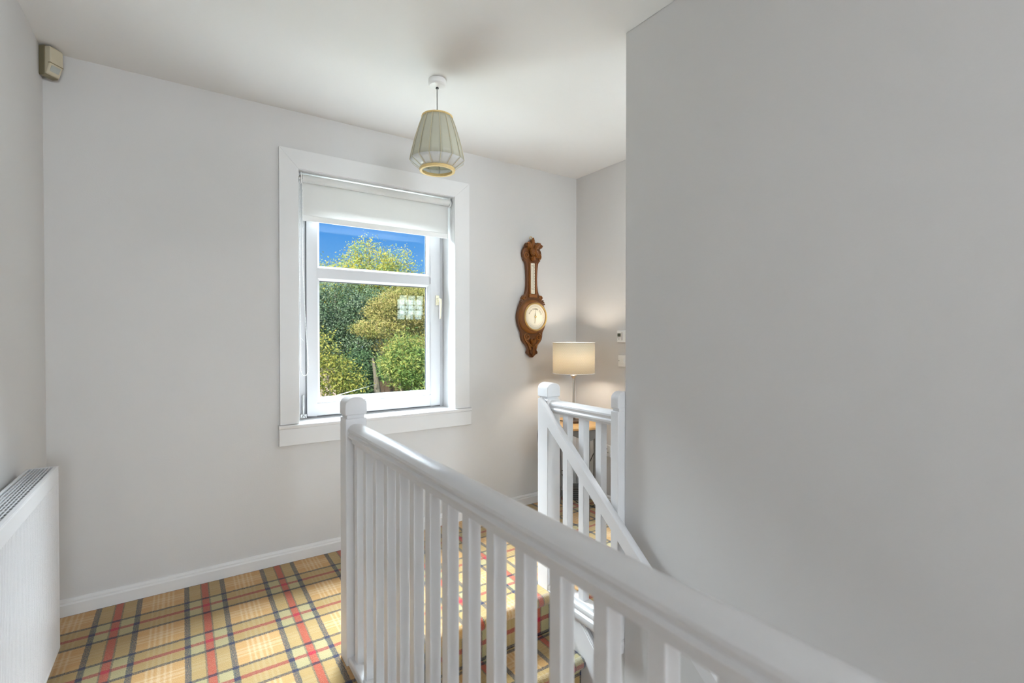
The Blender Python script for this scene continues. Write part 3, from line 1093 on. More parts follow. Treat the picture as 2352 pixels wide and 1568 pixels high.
b = MB().box(1.655, DX0, YD - .12, YD + .012, 0, 2.05).box(DX0, DX1, YD - .12, YD + .012, 2.0, 2.06)
b.build('door_frame', M_TRIM, dr)

# glowing ceiling dome added out of view to brighten the landing and lobby
cl = thing('lobby_fill_dome', 'unseen round opal dome added as fill light in the lobby behind the stair wall', 'lamp', (2.05, 1.20, ZC))
MB().lathe([(.13, ZC - .020), (.14, ZC - .014), (.14, ZC - .0005)], (2.05, 1.20, 0), 'Z', 32).build('rim', M_WPLAS, cl, smooth=True, angle=35)
MB().lathe([(.0, ZC - .105), (.05, ZC - .102), (.095, ZC - .085), (.118, ZC - .055), (.125, ZC - .020)], (2.05, 1.20, 0), 'Z', 32).build('opal_dome', emit_mat('fill_dome_glass', (1.0, .985, .98), 21.0), cl, smooth=True)

# glazed door added out of sight in the hall for the fill lamp outside it
fd = struct_root('door_added', 'unseen white glazed door added at the foot of the stairs for fill light', (1.0, YB - .15, ZLOW))
b = MB()
ring(b, .565, 1.435, ZLOW + .005, -.505, .11, .11, .22, .11, YB - .17, YB - .13)
b.box(.67, 1.33, YB - .17, YB - .13, ZLOW + .9, ZLOW + 1.0)
b.build('door_leaf', M_TRIM, fd)
MB().box(.66, 1.34, YB - .152, YB - .148, ZLOW + .2, -.6).build('glass_pane', M_GLASS, fd)

# unseen window added behind the viewer to pass the rear fill light
rw = struct_root('window_added', 'unseen white framed window added behind the viewer for fill light', ((RX0 + RX1) / 2, YB, RZ0))
b = MB()
ring(b, RX0, RX1, RZ0, RZ1, .06, .06, .06, .06, YB - .20, YB - .13)
b.box((RX0 + RX1) / 2 - .03, (RX0 + RX1) / 2 + .03, YB - .20, YB - .13, RZ0, RZ1)
b.build('frame', M_UPVC, rw)
MB().box(RX0 + .05, RX1 - .05, YB - .168, YB - .164, RZ0 + .05, RZ1 - .05).build('glass_pane', M_GLASS, rw)
MB().box(RX0 - .04, RX1 + .04, YB - .14, YB + .03, RZ0 - .03, RZ0).build('sill', M_TRIM, rw)

# ------------------------------------------------------------------ roller blind
YBL = 2.838
bl = thing('roller_blind', 'white roller blind pulled a short way down the landing window', 'blind', (0.985, YBL, 2.065))
b = MB().lathe([(.021, 0.546), (.021, 1.434)], (0, YBL, 2.062), 'X', 24)
b.build('roller', M_BLIND, bl, smooth=True)
nseg = 24
b = MB()
th = .0012
fx0, fx1 = .549, 1.437
rows = [(YBL + .0195, 2.062), (YBL + .019, 2.03), (YBL + .0185, 1.95), (YBL + .0185, 1.866)]
vs, fs = [], []
for (yy, zz) in rows:
    vs += [(fx0, yy, zz), (fx1, yy, zz), (fx1, yy + th, zz), (fx0, yy + th, zz)]
for i in range(len(rows) - 1):
    for k in range(4):
        fs.append((i * 4 + k, i * 4 + (k + 1) % 4, (i + 1) * 4 + (k + 1) % 4, (i + 1) * 4 + k))
fs += [(0, 1, 2, 3), (15, 14, 13, 12)]
b.add(vs, fs).build('fabric', M_BLIND, bl)
MB().box(fx0, fx1, YBL + .014, YBL + .024, 1.836, 1.868).build('bottom_bar', M_WPLAS, bl, bevel=.003)
for sx, xx in ((-1, .536), (1, 1.436)):
    b = MB().lathe([(.025, xx), (.025, xx + .006)], (0, YBL, 2.056), 'X', 20)
    b.box(xx, xx + .006, YBL - .010, YBL + .014, 2.06, 2.094)
    b.build('bracket', M_WPLAS, bl, bevel=.001)
b = MB().lathe([(.015, .526), (.017, .529), (.017, .535), (.015, .537)], (0, YBL, 2.056), 'X', 18)
b.box(.523, .528, YBL - .01, YBL + .02, 2.02, 2.09)
b.build('chain_wheel', M_STEEL, bl, bevel=.0008)
# beaded chain loop
ch = []
za, zbm = 2.05, 1.03
xa, xb = .531, .545
loop = []
for k in range(131):
    t = k / 130
    loop.append((xa + .001 * math.sin(t * 9), YBL - .016, za + (zbm - za) * t))
R0 = None
x_at = lambda t: xb + .030 * max(0, t - .45) ** 1.3 * 1.9
back = [(x_at(k / 130), YBL - .016 - .004 * (k / 130), za + (zbm - za) * k / 130) for k in range(131)]
xr = back[-1][0]
arc = [(((xa + xr) / 2) - (xr - xa) / 2 * math.cos(PI * k / 13), YBL - .018, zbm - .045 * math.sin(PI * k / 13)) for k in range(14)]
pts = loop + arc[1:-1] + back[::-1]
b = MB()
for p in pts:
    b.sphere(p, .0030, 6, 4)
b.build('bead_chain', M_WPLAS, bl, smooth=True)
b = MB().tube(pts, .0009, 4)
b.build('chain_cord', M_WPLAS, bl)
MB().tube([(.533, YBL - .017, 1.192), (.549, YBL - .020, 1.172)], .0016, 6).build('chain_joiner', M_WPLAS, bl)

# ------------------------------------------------------------------ pendant lamp
PX, PY = 0.995, 2.085
pd = thing('pendant_lamp', 'pendant lamp with ribbed milky shade hanging from the ceiling', 'lamp', (PX, PY, ZC))
b = MB().lathe([(.0, ZC - .034), (.018, ZC - .034), (.036, ZC - .029), (.041, ZC - .022), (.041, ZC - .0005)], (PX, PY, 0), 'Z', 32)
b.build('ceiling_rose', M_WPLAS, pd, smooth=True, angle=35)
MB().lathe([(.007, ZC - .040), (.006, ZC - .034), (.006, ZC - .030)], (PX, PY, 0), 'Z', 12).build('cord_grip', M_BLACK, pd, smooth=True)
MB().tube([(PX, PY, ZC - .034), (PX, PY, 2.19)], .0028, 8).build('flex', mat('grey_flex', (.33, .33, .32), .5, noise=.03), pd, smooth=True)
ZT, ZE, ZBt = 2.226, 2.022, 1.984
RT, RE, RB = .069, .127, .078
NR = 15


def shade_r(t):
    # upper profile: t=0 top ring, 1 equator; gently convex
    return RT + (RE - RT) * (1.34 * t - .34 * t * t)


upper = [(shade_r(k / 8), ZT + (ZE - ZT) * k / 8) for k in range(9)]
lower = [(RE + (RB - RE) * k / 3, ZE + (ZBt - ZE) * k / 3) for k in range(4)]


def wedge(prof, a0, a1, th=.0012):
    vs, fs = [], []
    K = 4
    for (r, z) in prof:
        for k in range(K + 1):
            a = a0 + (a1 - a0) * k / K
            # each panel is nearly flat between its ribs
            flat = r * math.cos((a1 - a0) / 2) / math.cos(a - (a0 + a1) / 2)
            rr = r * .35 + flat * .65
            vs.append((PX + rr * math.cos(a), PY + rr * math.sin(a), z))
    n1 = len(vs)
    for i in range(len(prof) - 1):
        for k in range(K):
            fs.append((i * (K + 1) + k, i * (K + 1) + k + 1, (i + 1) * (K + 1) + k + 1, (i + 1) * (K + 1) + k))
    return vs, fs


for k in range(NR):
    a0, a1 = 2 * PI * (k + .5) / NR, 2 * PI * (k + 1.5) / NR
    o = MB().add(*wedge(upper, a0, a1)).build('shade_panel', M_PANEL, pd, smooth=True)
    s = o.modifiers.new('thick', 'SOLIDIFY'); s.thickness = .0012
    o = MB().add(*wedge(lower, a0, a1)).build('lower_panel', M_PANEL_BRIGHT, pd, smooth=True)
    s = o.modifiers.new('thick', 'SOLIDIFY'); s.thickness = .0012
    pr = [(PX + (r + .0008) * math.cos(a0), PY + (r + .0008) * math.sin(a0), z) for r, z in upper + lower[1:]]
    MB().tube(pr, .0014, 5).build('rib', M_RIB, pd, smooth=True)
MB().torus((PX, PY, ZT), RT, .0045, 'Z', 40, 8, 1.1).build('top_ring', M_STRAW, pd, smooth=True)
b = MB().lathe([(RB - .008, ZBt - .010), (RB + .004, ZBt - .010), (RB + .006, ZBt - .002), (RB + .003, ZBt + .004), (RB - .006, ZBt + .004), (RB - .009, ZBt - .002)], (PX, PY, 0), 'Z', 40, closed=True)
b.build('bottom_ring', M_STRAW, pd, smooth=True)
b = MB()
for k in range(3):
    a = 2 * PI * k / 3
    b.tube([(PX, PY, 2.205), (PX + RT * math.cos(a), PY + RT * math.sin(a), ZT)], .0016, 5)
b.lathe([(.018, 2.13), (.020, 2.15), (.020, 2.19), (.010, 2.205)], (PX, PY, 0), 'Z', 16)
b.build('lamp_holder', M_WPLAS, pd, smooth=True)
MB().sphere((PX, PY, 2.09), .029, 16, 12, (1, 1, 1.35)).build('bulb', M_BULB, pd, smooth=True)

# ------------------------------------------------------------------ barometer
BX, BY = 2.062, YW
bar = thing('wall_barometer', 'carved oak banjo barometer with cream dial hung on the window wall', 'barometer', (BX, BY, 1.05))
ZV = lambda v: 1.206 + (770 - v) * 3.45 / 1114
prof = [(551, .012), (556, .024), (559, .048), (563, .058), (568, .060), (571, .066), (576, .078), (583, .083), (590, .080), (595, .070), (598, .074), (602, .060),
        (606, .053), (620, .047), (640, .044), (655, .045), (668, .051), (676, .060), (680, .078), (685, .088), (689, .086), (692, .095), (697, .098),
        (703, .108), (712, .119), (721, .126), (730, .128), (739, .125), (748, .117), (756, .107), (763, .094), (768, .092), (774, .091), (780, .085), (786, .072), (791, .056),
        (796, .043), (800, .037), (804, .036), (807, .043), (811, .044), (814, .034), (818, .018), (821, .006)]
L = [(BX - w, ZV(v)) for v, w in prof]
R = [(BX + w, ZV(v)) for v, w in prof[::-1]]
b = MB().prism(L + R, BY - .030, BY - .001, 'Y')
o = b.build('back_board', M_OAKD, bar, bevel=.005, bseg=3)  # board darker than its carvings: recess shade put into the oak colour
zc = 1.337
case = [(.121, -.028), (.121, -.034), (.115, -.041), (.117, -.046), (.110, -.054), (.104, -.057), (.102, -.064), (.097, -.067), (.090, -.067), (.090, -.03)]
MB().lathe([(r, BY + t) for r, t in case], (BX, 0, zc), 'Y', 56).build('dial_case', M_OAK, bar, smooth=True, angle=25)
bez = [(.099, BY - .066), (.100, BY - .071), (.096, BY - .076), (.091, BY - .075), (.089, BY - .068)]
MB().lathe(bez, (BX, 0, zc), 'Y', 56, closed=True).build('brass_bezel', M_BRASS, bar, smooth=True)
dial = MB().lathe([(.0905, BY - .062), (.0905, BY - .058), (.001, BY - .058)], (BX, 0, zc), 'Y', 56).build('dial_face', M_IVORY, bar)
YD_ = BY - .0625


def annulus(b, r0, r1, n=56):
    vs, fs = [], []
    for k in range(n):
        a = 2 * PI * k / n
        for r in (r0, r1):
            vs.append((BX + r * math.sin(a), YD_, zc + r * math.cos(a)))
    for k in range(n):
        j = (k + 1) % n
        fs.append((2 * k, 2 * k + 1, 2 * j + 1, 2 * j))
    b.add(vs, fs)


b = MB()
annulus(b, .0625, .0632)
annulus(b, .0715, .0720)
annulus(b, .0775, .0780)
for k in range(100):
    a = math.radians(-150 + 300 * k / 99)
    r0, r1 = .0720, (.0778 if k % 10 == 0 else .0752)
    w = .0005 if k % 10 else .0008
    d = Vector((math.sin(a), 0, math.cos(a)))
    t = Vector((math.cos(a), 0, -math.sin(a))) * w
    c = Vector((BX, YD_, zc))
    b.add([c + d * r0 - t, c + d * r0 + t, c + d * r1 + t, c + d * r1 - t], [(0, 1, 2, 3)])
b.build('dial_scale', M_INKL, dial)


def letters(word, r, mid, size, step, bold=True):
    """words set round the dial, each letter as a small raised print mesh"""
    out = []
    n = len(word)
    for i, chh in enumerate(word):
        if chh == ' ':
            continue
        a = math.radians(mid + (i - (n - 1) / 2) * step)
        cu = bpy.data.curves.new('letter', 'FONT')
        cu.body = chh
        cu.size = size
        cu.align_x = 'CENTER'
        cu.extrude = .0002
        cu.offset = .0004 if bold else 0
        ob = bpy.data.objects.new('letter', cu)
        COL.objects.link(ob)
        dg = bpy.context.evaluated_depsgraph_get()
        me = bpy.data.meshes.new_from_object(ob.evaluated_get(dg))
        bpy.data.objects.remove(ob, do_unlink=True)
        # text plane x,y -> wall plane x,z
        M = Matrix.Translation(Vector((BX + r * math.sin(a), YD_, zc + r * math.cos(a)))) @ Matrix.Rotation(a, 4, 'Y') @ Matrix.Rotation(PI / 2, 4, 'X')
        me.transform(Matrix.Translation(-Vector(bar.location)) @ M)
        me.materials.clear()
        me.materials.append(M_INK)
        out.append(me)
    return out


ms = letters('RAIN', .051, -52, .0125, 9.5) + letters('CHANGE', .051, 2, .0125, 9.0) + letters('FAIR', .051, 55, .0125, 9.0)
bm = bmesh.new()
for m_ in ms:
    bm.from_mesh(m_)
me = bpy.data.meshes.new('dial_lettering')
bm.to_mesh(me)
bm.free()
me.materials.append(M_INK)
o = bpy.data.objects.new('dial_lettering', me)
COL.objects.link(o)
o.parent = dial
for m_ in ms:
    bpy.data.meshes.remove(m_)


def hand(name, ang, rl, tail, w, y, m):
    a = math.radians(ang)
    d = Vector((math.sin(a), 0, math.cos(a)))
    t = Vector((math.cos(a), 0, -math.sin(a)))
    c = Vector((BX, y, zc))
    pts2 = [d * rl, d * rl * .86 + t * w * 1.6, d * rl * .8 + t * w * .5, t * w, d * -tail * .75 + t * w * .6, d * -tail + t * w * 1.8, d * -tail - t * w * 1.8, d * -tail * .75 - t * w * .6, -t * w, d * rl * .8 - t * w * .5, d * rl * .86 - t * w * 1.6]
    vs = [c + p for p in pts2] + [c + p + Vector((0, .0006, 0)) for p in pts2]
    n = len(pts2)
    MB().add(vs, [tuple(range(n)), tuple(range(2 * n - 1, n - 1, -1))] + [(i, (i + 1) % n, n + (i + 1) % n, n + i) for i in range(n)]).build(name, m, dial)


hand('pointer', 5, .060, .046, .0014, YD_ - .003, M_INKL)
hand('set_hand', 186, .040, .020, .0012, YD_ - .0055, M_BRASS)
MB().lathe([(.007, YD_ - .004), (.006, YD_ - .010), (.002, YD_ - .012), (.0, YD_ - .012)], (BX, 0, zc), 'Y', 16).build('centre_knob', M_BRASS, dial, smooth=True)
# thermometer: raised surround, ivory scale, tube
MB().box(BX - .030, BX - .022, BY - .040, BY - .028, ZV(676), ZV(604)).build('surround_strip', M_OAK, bar, bevel=.002)
MB().box(BX + .022, BX + .030, BY - .040, BY - .028, ZV(676), ZV(604)).build('surround_strip', M_OAK, bar, bevel=.002)
MB().box(BX - .021, BX + .021, BY - .0312, BY - .028, ZV(676), ZV(604)).build('recess_board', M_OAKD, bar)
MB().box(BX - .034, BX + .034, BY - .042, BY - .028, ZV(684), ZV(676)).build('lower_ledge', M_OAK, bar, bevel=.003)
pl = MB().box(BX - .0165, BX + .0165, BY - .036, BY - .031, ZV(675), ZV(605)).build('thermometer_scale', M_IVORY, bar, bevel=.001)
b = MB()
for k in range(46):
    z = ZV(664) + (ZV(611) - ZV(664)) * k / 45
    wl = .006 if k % 5 == 0 else .0035
    for sgn in (-1, 1):
        x0 = BX + sgn * .0045
        b.box(min(x0, x0 + sgn * wl), max(x0, x0 + sgn * wl), BY - .0364, BY - .0358, z - .0004, z + .0004)
for k in range(8):
    z = ZV(660) + (ZV(615) - ZV(660)) * k / 7
    b.box(BX + .010, BX + .0145, BY - .0364, BY - .0358, z - .0015, z + .0015)
for v in (611, 664):
    b.box(BX - .013, BX + .013, BY - .0365, BY - .0358, ZV(v) - .0016, ZV(v) + .0016)
b.build('scale_marks', M_INK, pl)
MB().tube([(BX, BY - .0375, ZV(673)), (BX, BY - .0375, ZV(607))], .0018, 8).build('glass_tube', mat('thermometer_tube', (.55, .50, .42), .12, noise=.05), pl, smooth=True)


def spiral(cx, cz, r, turns, a0, sgn, y, tr, n=26):
    pts = []
    for k in range(n):
        t = k / (n - 1)
        a = a0 + sgn * turns * 2 * PI * t
        rr = r * (1 - .82 * t)
        pts.append((cx + rr * math.cos(a), y - .004 * t, cz + rr * math.sin(a)))
    return MB().tube(pts, [tr * (1 - .35 * k / (n - 1)) for k in range(n)], 8)


yf = BY - .0335
for s in (-1, 1):
    spiral(BX + s * .050, ZV(774), .026, 1.6, PI / 2, -s, yf, .0058).build('scroll', M_OAK, bar, smooth=True)
    spiral(BX + s * .052, ZV(588), .024, 1.4, -PI / 2, s, yf, .0055).build('scroll', M_OAK, bar, smooth=True)
    spiral(BX + s * .072, ZV(684), .016, 1.2, PI, -s, yf, .0055).build('scroll', M_OAK, bar, smooth=True)
    # leaf stem from lower scroll to the drop
    MB().tube([(BX + s * .068, yf, ZV(780)), (BX + s * .040, yf - .004, ZV(789)), (BX + s * .014, yf - .006, ZV(794)), (BX + s * .004, yf - .004, ZV(800))], [.004, .007, .006, .003], 8).build('leaf_stem', M_OAK, bar, smooth=True)
    MB().tube([(BX + s * .046, yf, ZV(786)), (BX + s * .028, yf - .004, ZV(797)), (BX + s * .020, yf - .004, ZV(806)), (BX + s * .032, yf, ZV(811))], [.003, .007, .007, .004], 8).build('leaf_stem', M_OAK, bar, smooth=True)
    MB().sphere((BX + s * .036, yf + .004, ZV(809)), .010, 10, 8, (1, .7, .9)).build('carved_bud', M_OAKD, bar, smooth=True)
    for q in range(3):
        MB().sphere((BX + s * (.094 + .006 * q), yf + .004, ZV(690 + 4 * q)), .008, 8, 6, (1, .8, .8)).build('carved_bud', M_OAKD, bar, smooth=True)


def leaf(cx, cz, ang, ln, wd, lift, m):
    """carved acanthus leaf: ridged, lobed and curling forward at its tip"""
    d = Vector((math.sin(ang), 0, math.cos(ang)))
    t = Vector((math.cos(ang), 0, -math.sin(ang)))
    K, J = 10, 6
    vs, fs = [], []
    for i in range(K + 1):
        u = i / K
        w = wd * (math.sin(PI * min(1, u * .93 + .05)) ** .7) * (1 + .16 * math.sin(u * 18))
        for j in range(J + 1):
            q = (j / J - .5) * 2
            p = Vector((cx, yf, cz)) + d * ln * u + t * w * q
            p.y -= lift * u ** 1.5 + .008 * (1 - q * q) + .003 * math.cos(q * 9)
            vs.append(tuple(p))
    for i in range(K):
        for j in range(J):
            fs.append((i * (J + 1) + j, i * (J + 1) + j + 1, (i + 1) * (J + 1) + j + 1, (i + 1) * (J + 1) + j))
    o = MB().add(vs, fs).build('carved_leaf', m, bar, smooth=True)
    s = o.modifiers.new('thick', 'SOLIDIFY'); s.thickness = .006; s.offset = 1
    return o


leaf(BX, ZV(576), 0, .090, .020, .004, M_OAK)
leaf(BX - .010, ZV(574), -.75, .062, .019, .012, M_OAK)
leaf(BX + .010, ZV(574), .75, .062, .019, .012, M_OAK)
leaf(BX - .006, ZV(570), -2.9, .060, .018, .026, M_OAK)
leaf(BX + .012, ZV(572), 2.8, .066, .020, .020, M_OAK)
leaf(BX, ZV(586), PI, .040, .022, .010, M_OAK)
leaf(BX - .045, ZV(567), -1.3, .030, .012, .010, M_OAKD)
leaf(BX + .045, ZV(567), 1.3, .030, .012, .010, M_OAK)
leaf(BX, ZV(796), PI, .062, .012, .006, M_OAK)
leaf(BX - .008, ZV(799), PI + .35, .045, .009, .008, M_OAKD)
leaf(BX + .008, ZV(799), PI - .35, .045, .009, .008, M_OAKD)
leaf(BX - .02, ZV(779), PI - .55, .055, .010, .004, M_OAK)
leaf(BX + .02, ZV(779), PI + .55, .055, .010, .004, M_OAK)
zr = ZV(547)
b = MB()
b.torus((BX, BY - .012, zr + .002), .0105, .0026, 'Y', 24, 8)
b.build('hanging_ring', M_BRASS, bar, smooth=True)

# ------------------------------------------------------------------ side table, lamp, things in the corner
TX, TY, TZ = 2.215, 2.505, .612
tb = thing('side_table', 'small round side table with honey wood top behind the far balustrade', 'table', (TX, TY, 0))
RTB = .205
MB().lathe([(RTB - .012, TZ - .024), (RTB - .002, TZ - .018), (RTB, TZ - .008), (RTB - .006, TZ)], (TX, TY, 0), 'Z', 48).build('table_top', M_TABLE, tb, smooth=True, angle=35)
# scalloped apron
NSEG = 64
vs, fs = [], []
for k in range(NSEG):
    a = 2 * PI * k / NSEG
    dip = .050 + .022 * math.cos(4 * a + .6)
    for r in (RTB - .022, RTB - .036):
        vs.append((TX + r * math.cos(a), TY + r * math.sin(a), TZ - .024))
        vs.append((TX + r * math.cos(a), TY + r * math.sin(a), TZ - .024 - dip))
for k in range(NSEG):
    j = (k + 1) % NSEG
    A, B = 4 * k, 4 * j
    fs += [(A, A + 1, B + 1, B), (A + 2, B + 2, B + 3, A + 3), (A + 1, A + 3, B + 3, B + 1), (A, B, B + 2, A + 2)]
MB().add(vs, fs).build('apron', M_APRON, tb, smooth=True)
for k in range(4):
    a = 2 * PI * k / 4 - .15
    cx, cy = TX + (RTB - .03) * math.cos(a), TY + (RTB - .03) * math.sin(a)
    dx, dy = math.cos(a), math.sin(a)
    MB().tube([(cx, cy, TZ - .024), (cx + dx * .004, cy + dy * .004, .40), (cx - dx * .004, cy - dy * .004, .20), (cx + dx * .006, cy + dy * .006, .002)], [.013, .011, .009, .008], 10).build('leg', M_APRON, tb, smooth=True)

lp = thing('table_lamp', 'lit table lamp with cream woven drum shade on the side table', 'lamp', (TX, TY, TZ))
MB().lathe([(.062, TZ + .001), (.062, TZ + .013), (.058, TZ + .017), (.012, TZ + .021), (.009, TZ + .03)], (TX, TY, 0), 'Z', 40).build('base', mat('dark_bronze_base', (.09, .055, .035), .35, metal=.6, noise=.1), lp, smooth=True, angle=35)
MB().lathe([(.0085, TZ + .025), (.0085, .905)], (TX, TY, 0), 'Z', 20).build('stem', M_NICKEL, lp, smooth=True)
MB().lathe([(.009, .900), (.011, .905), (.009, .912), (.020, .926), (.021, .932), (.018, .936), (.012, .938)], (TX, TY, 0), 'Z', 24).build('stem_collar', M_NICKEL, lp, smooth=True)
LZ0, LZ1, LR = .948, 1.157, .143
# drum shade with metre UVs for its weave
bm = bmesh.new()
uvl = bm.loops.layers.uv.new('UVMap')
NS = 72
lo, hi = [], []
for k in range(NS):
    a = 2 * PI * k / NS
    lo.append(bm.verts.new((LR * math.cos(a), LR * math.sin(a), LZ0 - TZ)))
    hi.append(bm.verts.new((LR * math.cos(a), LR * math.sin(a), LZ1 - TZ)))
for k in range(NS):
    j = (k + 1) % NS
    f = bm.faces.new((lo[k], lo[j], hi[j], hi[k]))
    f.smooth = True
    for l, (uu, vv) in zip(f.loops, ((k, 0), (k + 1, 0), (k + 1, 1), (k, 1))):
        l[uvl].uv = (uu * 2 * PI * LR / NS, vv * (LZ1 - LZ0))
me = bpy.data.meshes.new('shade')
bm.to_mesh(me)
bm.free()
me.materials.append(M_SHADE)
sh = bpy.data.objects.new('shade', me)
COL.objects.link(sh)
sh.parent = lp
s = sh.modifiers.new('thick', 'SOLIDIFY'); s.thickness = .0015
for zz in (LZ0, LZ1):
    MB().torus((TX, TY, zz), LR, .0022, 'Z', 56, 6).build('shade_rim', M_WPLAS, sh, smooth=True)
b = MB()
for k in range(3):
    a = 2 * PI * k / 3 + .4
    b.tube([(TX, TY, .952), (TX + LR * math.cos(a), TY + LR * math.sin(a), LZ0 + .002)], .0015, 5)
b.lathe([(.014, .938), (.016, .945), (.016, .985)], (TX, TY, 0), 'Z', 16)
b.build('lamp_holder', M_WPLAS, lp, smooth=True)
MB().sphere((TX, TY, 1.035), .022, 16, 12, (1, 1, 1.4)).build('bulb', M_LAMPBULB, lp, smooth=True)
pl_ = add_light('lamp_glow', 'POINT', (0, 0, 1.035 - TZ), energy=5.0, color=(1.0, 0.87, 0.73), shadow_soft_size=0.032)
pl_.parent = lp

bx = thing('router_box', 'low charcoal plastic box on the carpet in the corner under the side table', 'box', (2.40, 2.70, 0))
cx, cy = 2.395, 2.695
R45 = lambda px_, py_: (cx + px_ * .83 + py_ * .56, cy - px_ * .56 + py_ * .83)
pts2 = [R45(-.085, -.05), R45(.085, -.05), R45(.075, .035), R45(-.075, .035)]
MB().prism(pts2, .004, .104, 'Z').build('body', M_BOX, bx, bevel=.008)
pts2 = [R45(-.080, -.051), R45(.080, -.051), R45(.080, -.049), R45(-.080, -.049)]
for k in range(5):
    MB().prism(pts2, .020 + .015 * k, .026 + .015 * k, 'Z').build('vent_slot', M_BLACK, bx)

# sockets, plug, cables on the end wall
so = thing('wall_socket', 'white double wall socket low on the end wall behind the far balustrade', 'socket', (XE, 2.50, .385))
MB().box(XE - .009, XE - .0002, 2.435, 2.575, .345, .428).build('plate', M_WPLAS, so, bevel=.003)
for yy in (2.465, 2.54):
    b = MB()
    b.box(XE - .0096, XE - .0088, yy - .003, yy + .003, .395, .404)
    b.box(XE - .0096, XE - .0088, yy - .014, yy - .007, .372, .376)
    b.box(XE - .0096, XE - .0088, yy + .007, yy + .014, .372, .376)
    b.build('pin_holes', M_BLACK, so)
for yy in (2.480, 2.525):
    MB().box(XE - .011, XE - .0088, yy - .006, yy + .006, .408, .422).build('switch', M_WPLAS, so, bevel=.001)
pg = thing('black_plug', 'black mains plug pushed into the double wall socket', 'plug', (XE - .02, 2.54, .385))
MB().lathe([(.016, XE - .046), (.024, XE - .040), (.026, XE - .012), (.024, XE - .0095)], (0, 2.545, .388), 'X', 18).build('plug_body', M_BLACK, pg, smooth=True)
def bez3(P, n=40):
    P = [Vector(p) for p in P]
    out = []
    for i in range(len(P) - 1):
        p0 = P[max(0, i - 1)]; p1 = P[i]; p2 = P[i + 1]; p3 = P[min(len(P) - 1, i + 2)]
        for k in range(n // (len(P) - 1)):
            t = k / (n // (len(P) - 1))
            out.append(.5 * ((2 * p1) + (-p0 + p2) * t + (2 * p0 - 5 * p1 + 4 * p2 - p3) * t * t + (-p0 + 3 * p1 - 3 * p2 + p3) * t ** 3))
    out.append(P[-1])
    return out


o = MB().tube(bez3([(XE - .045, 2.545, .385), (XE - .055, 2.56, .34), (XE - .07, 2.60, .25), (XE - .09, 2.63, .215), (XE - .13, 2.70, .225), (XE - .22, 2.755, .19), (XE - .27, 2.72, .104)], 60), .0032, 8).build('plug_flex', M_BLACK, pg, smooth=True)
cb = MB().tube(bez3([(2.335, 2.665, .030), (2.33, 2.58, .012), (2.37, 2.50, .006), (2.43, 2.47, .020), (2.455, 2.47, .060), (2.46, 2.50, .110), (2.44, 2.56, .090), (2.42, 2.63, .075)], 70), .003, 8).build('power_cable', M_BLACK, None, smooth=True)
tag(cb, 'thin black cable looping over the carpet beside the charcoal box', 'cable')
cb = MB().tube(bez3([(TX - .05, TY + .03, TZ + .006), (TX - .12, TY + .12, TZ + .006), (TX - .15, TY + .20, TZ - .06), (TX - .08, YW - .03, .36), (TX + .05, YW - .025, .24), (TX + .13, YW - .03, .16), (TX + .15, YW - .06, .105)], 70), .0028, 8).build('lamp_flex', M_BLACK, lp, smooth=True)

# thermostat and light switch
tm = thing('wall_thermostat', 'white wall thermostat with small dark screen at the grey wall edge', 'thermostat', (XE, 2.335, 1.20))
MB().box(XE - .020, XE - .0002, 2.270, 2.362, 1.157, 1.240).build('body', M_WPLAS, tm, bevel=.004)
MB().box(XE - .0208, XE - .0195, 2.326, 2.355, 1.197, 1.219).build('screen', M_LCD, tm)
for k in range(3):
    MB().box(XE - .0215, XE - .0195, 2.329 + .010 * k, 2.334 + .010 * k, 1.187, 1.190).build('button', M_PRINT, tm)
MB().box(XE - .0215, XE - .0195, 2.337, 2.346, 1.178, 1.182).build('button', M_PRINT, tm)
MB().box(XE - .0215, XE - .0195, 2.312, 2.316, 1.172, 1.226).build('side_vent', M_PRINT, tm)
sw = thing('light_switch', 'white switch plate on the end wall just below the thermostat', 'switch', (XE, 2.315, 1.03))
MB().box(XE - .009, XE - .0002, 2.275, 2.360, .990, 1.070).build('plate', M_WPLAS, sw, bevel=.003)
MB().box(XE - .013, XE - .0085, 2.305, 2.335, 1.012, 1.046).build('rocker', M_WPLAS, sw, bevel=.002)
MB().lathe([(.0032, XE - .0096), (.0032, XE - .0088)], (0, 2.351, 1.031), 'X', 10).build('screw', M_PRINT, sw)

# ------------------------------------------------------------------ alarm sensor across the corner under the ceiling
al = thing('alarm_sensor', 'aged cream motion sensor in the corner under the ceiling', 'sensor', (-.45, 2.76, 2.30))
ang = math.radians(-38)
ca, sa = math.cos(ang), math.sin(ang)
oc = Vector((-.4525, 2.757, 0))


def rot(p):
    return (oc.x + p[0] * ca - p[1] * sa, oc.y + p[0] * sa + p[1] * ca, p[2])


def rbox(x0, x1, poly):
    """poly in (y,z); extruded along local x, turned across the corner"""
    n = len(poly)
    vs = [rot((x0, y_, z_)) for y_, z_ in poly] + [rot((x1, y_, z_)) for y_, z_ in poly]
    return MB().add(vs, [tuple(range(n)), tuple(range(2 * n - 1, n - 1, -1))] + [(i, (i + 1) % n, n + (i + 1) % n, n + i) for i in range(n)])


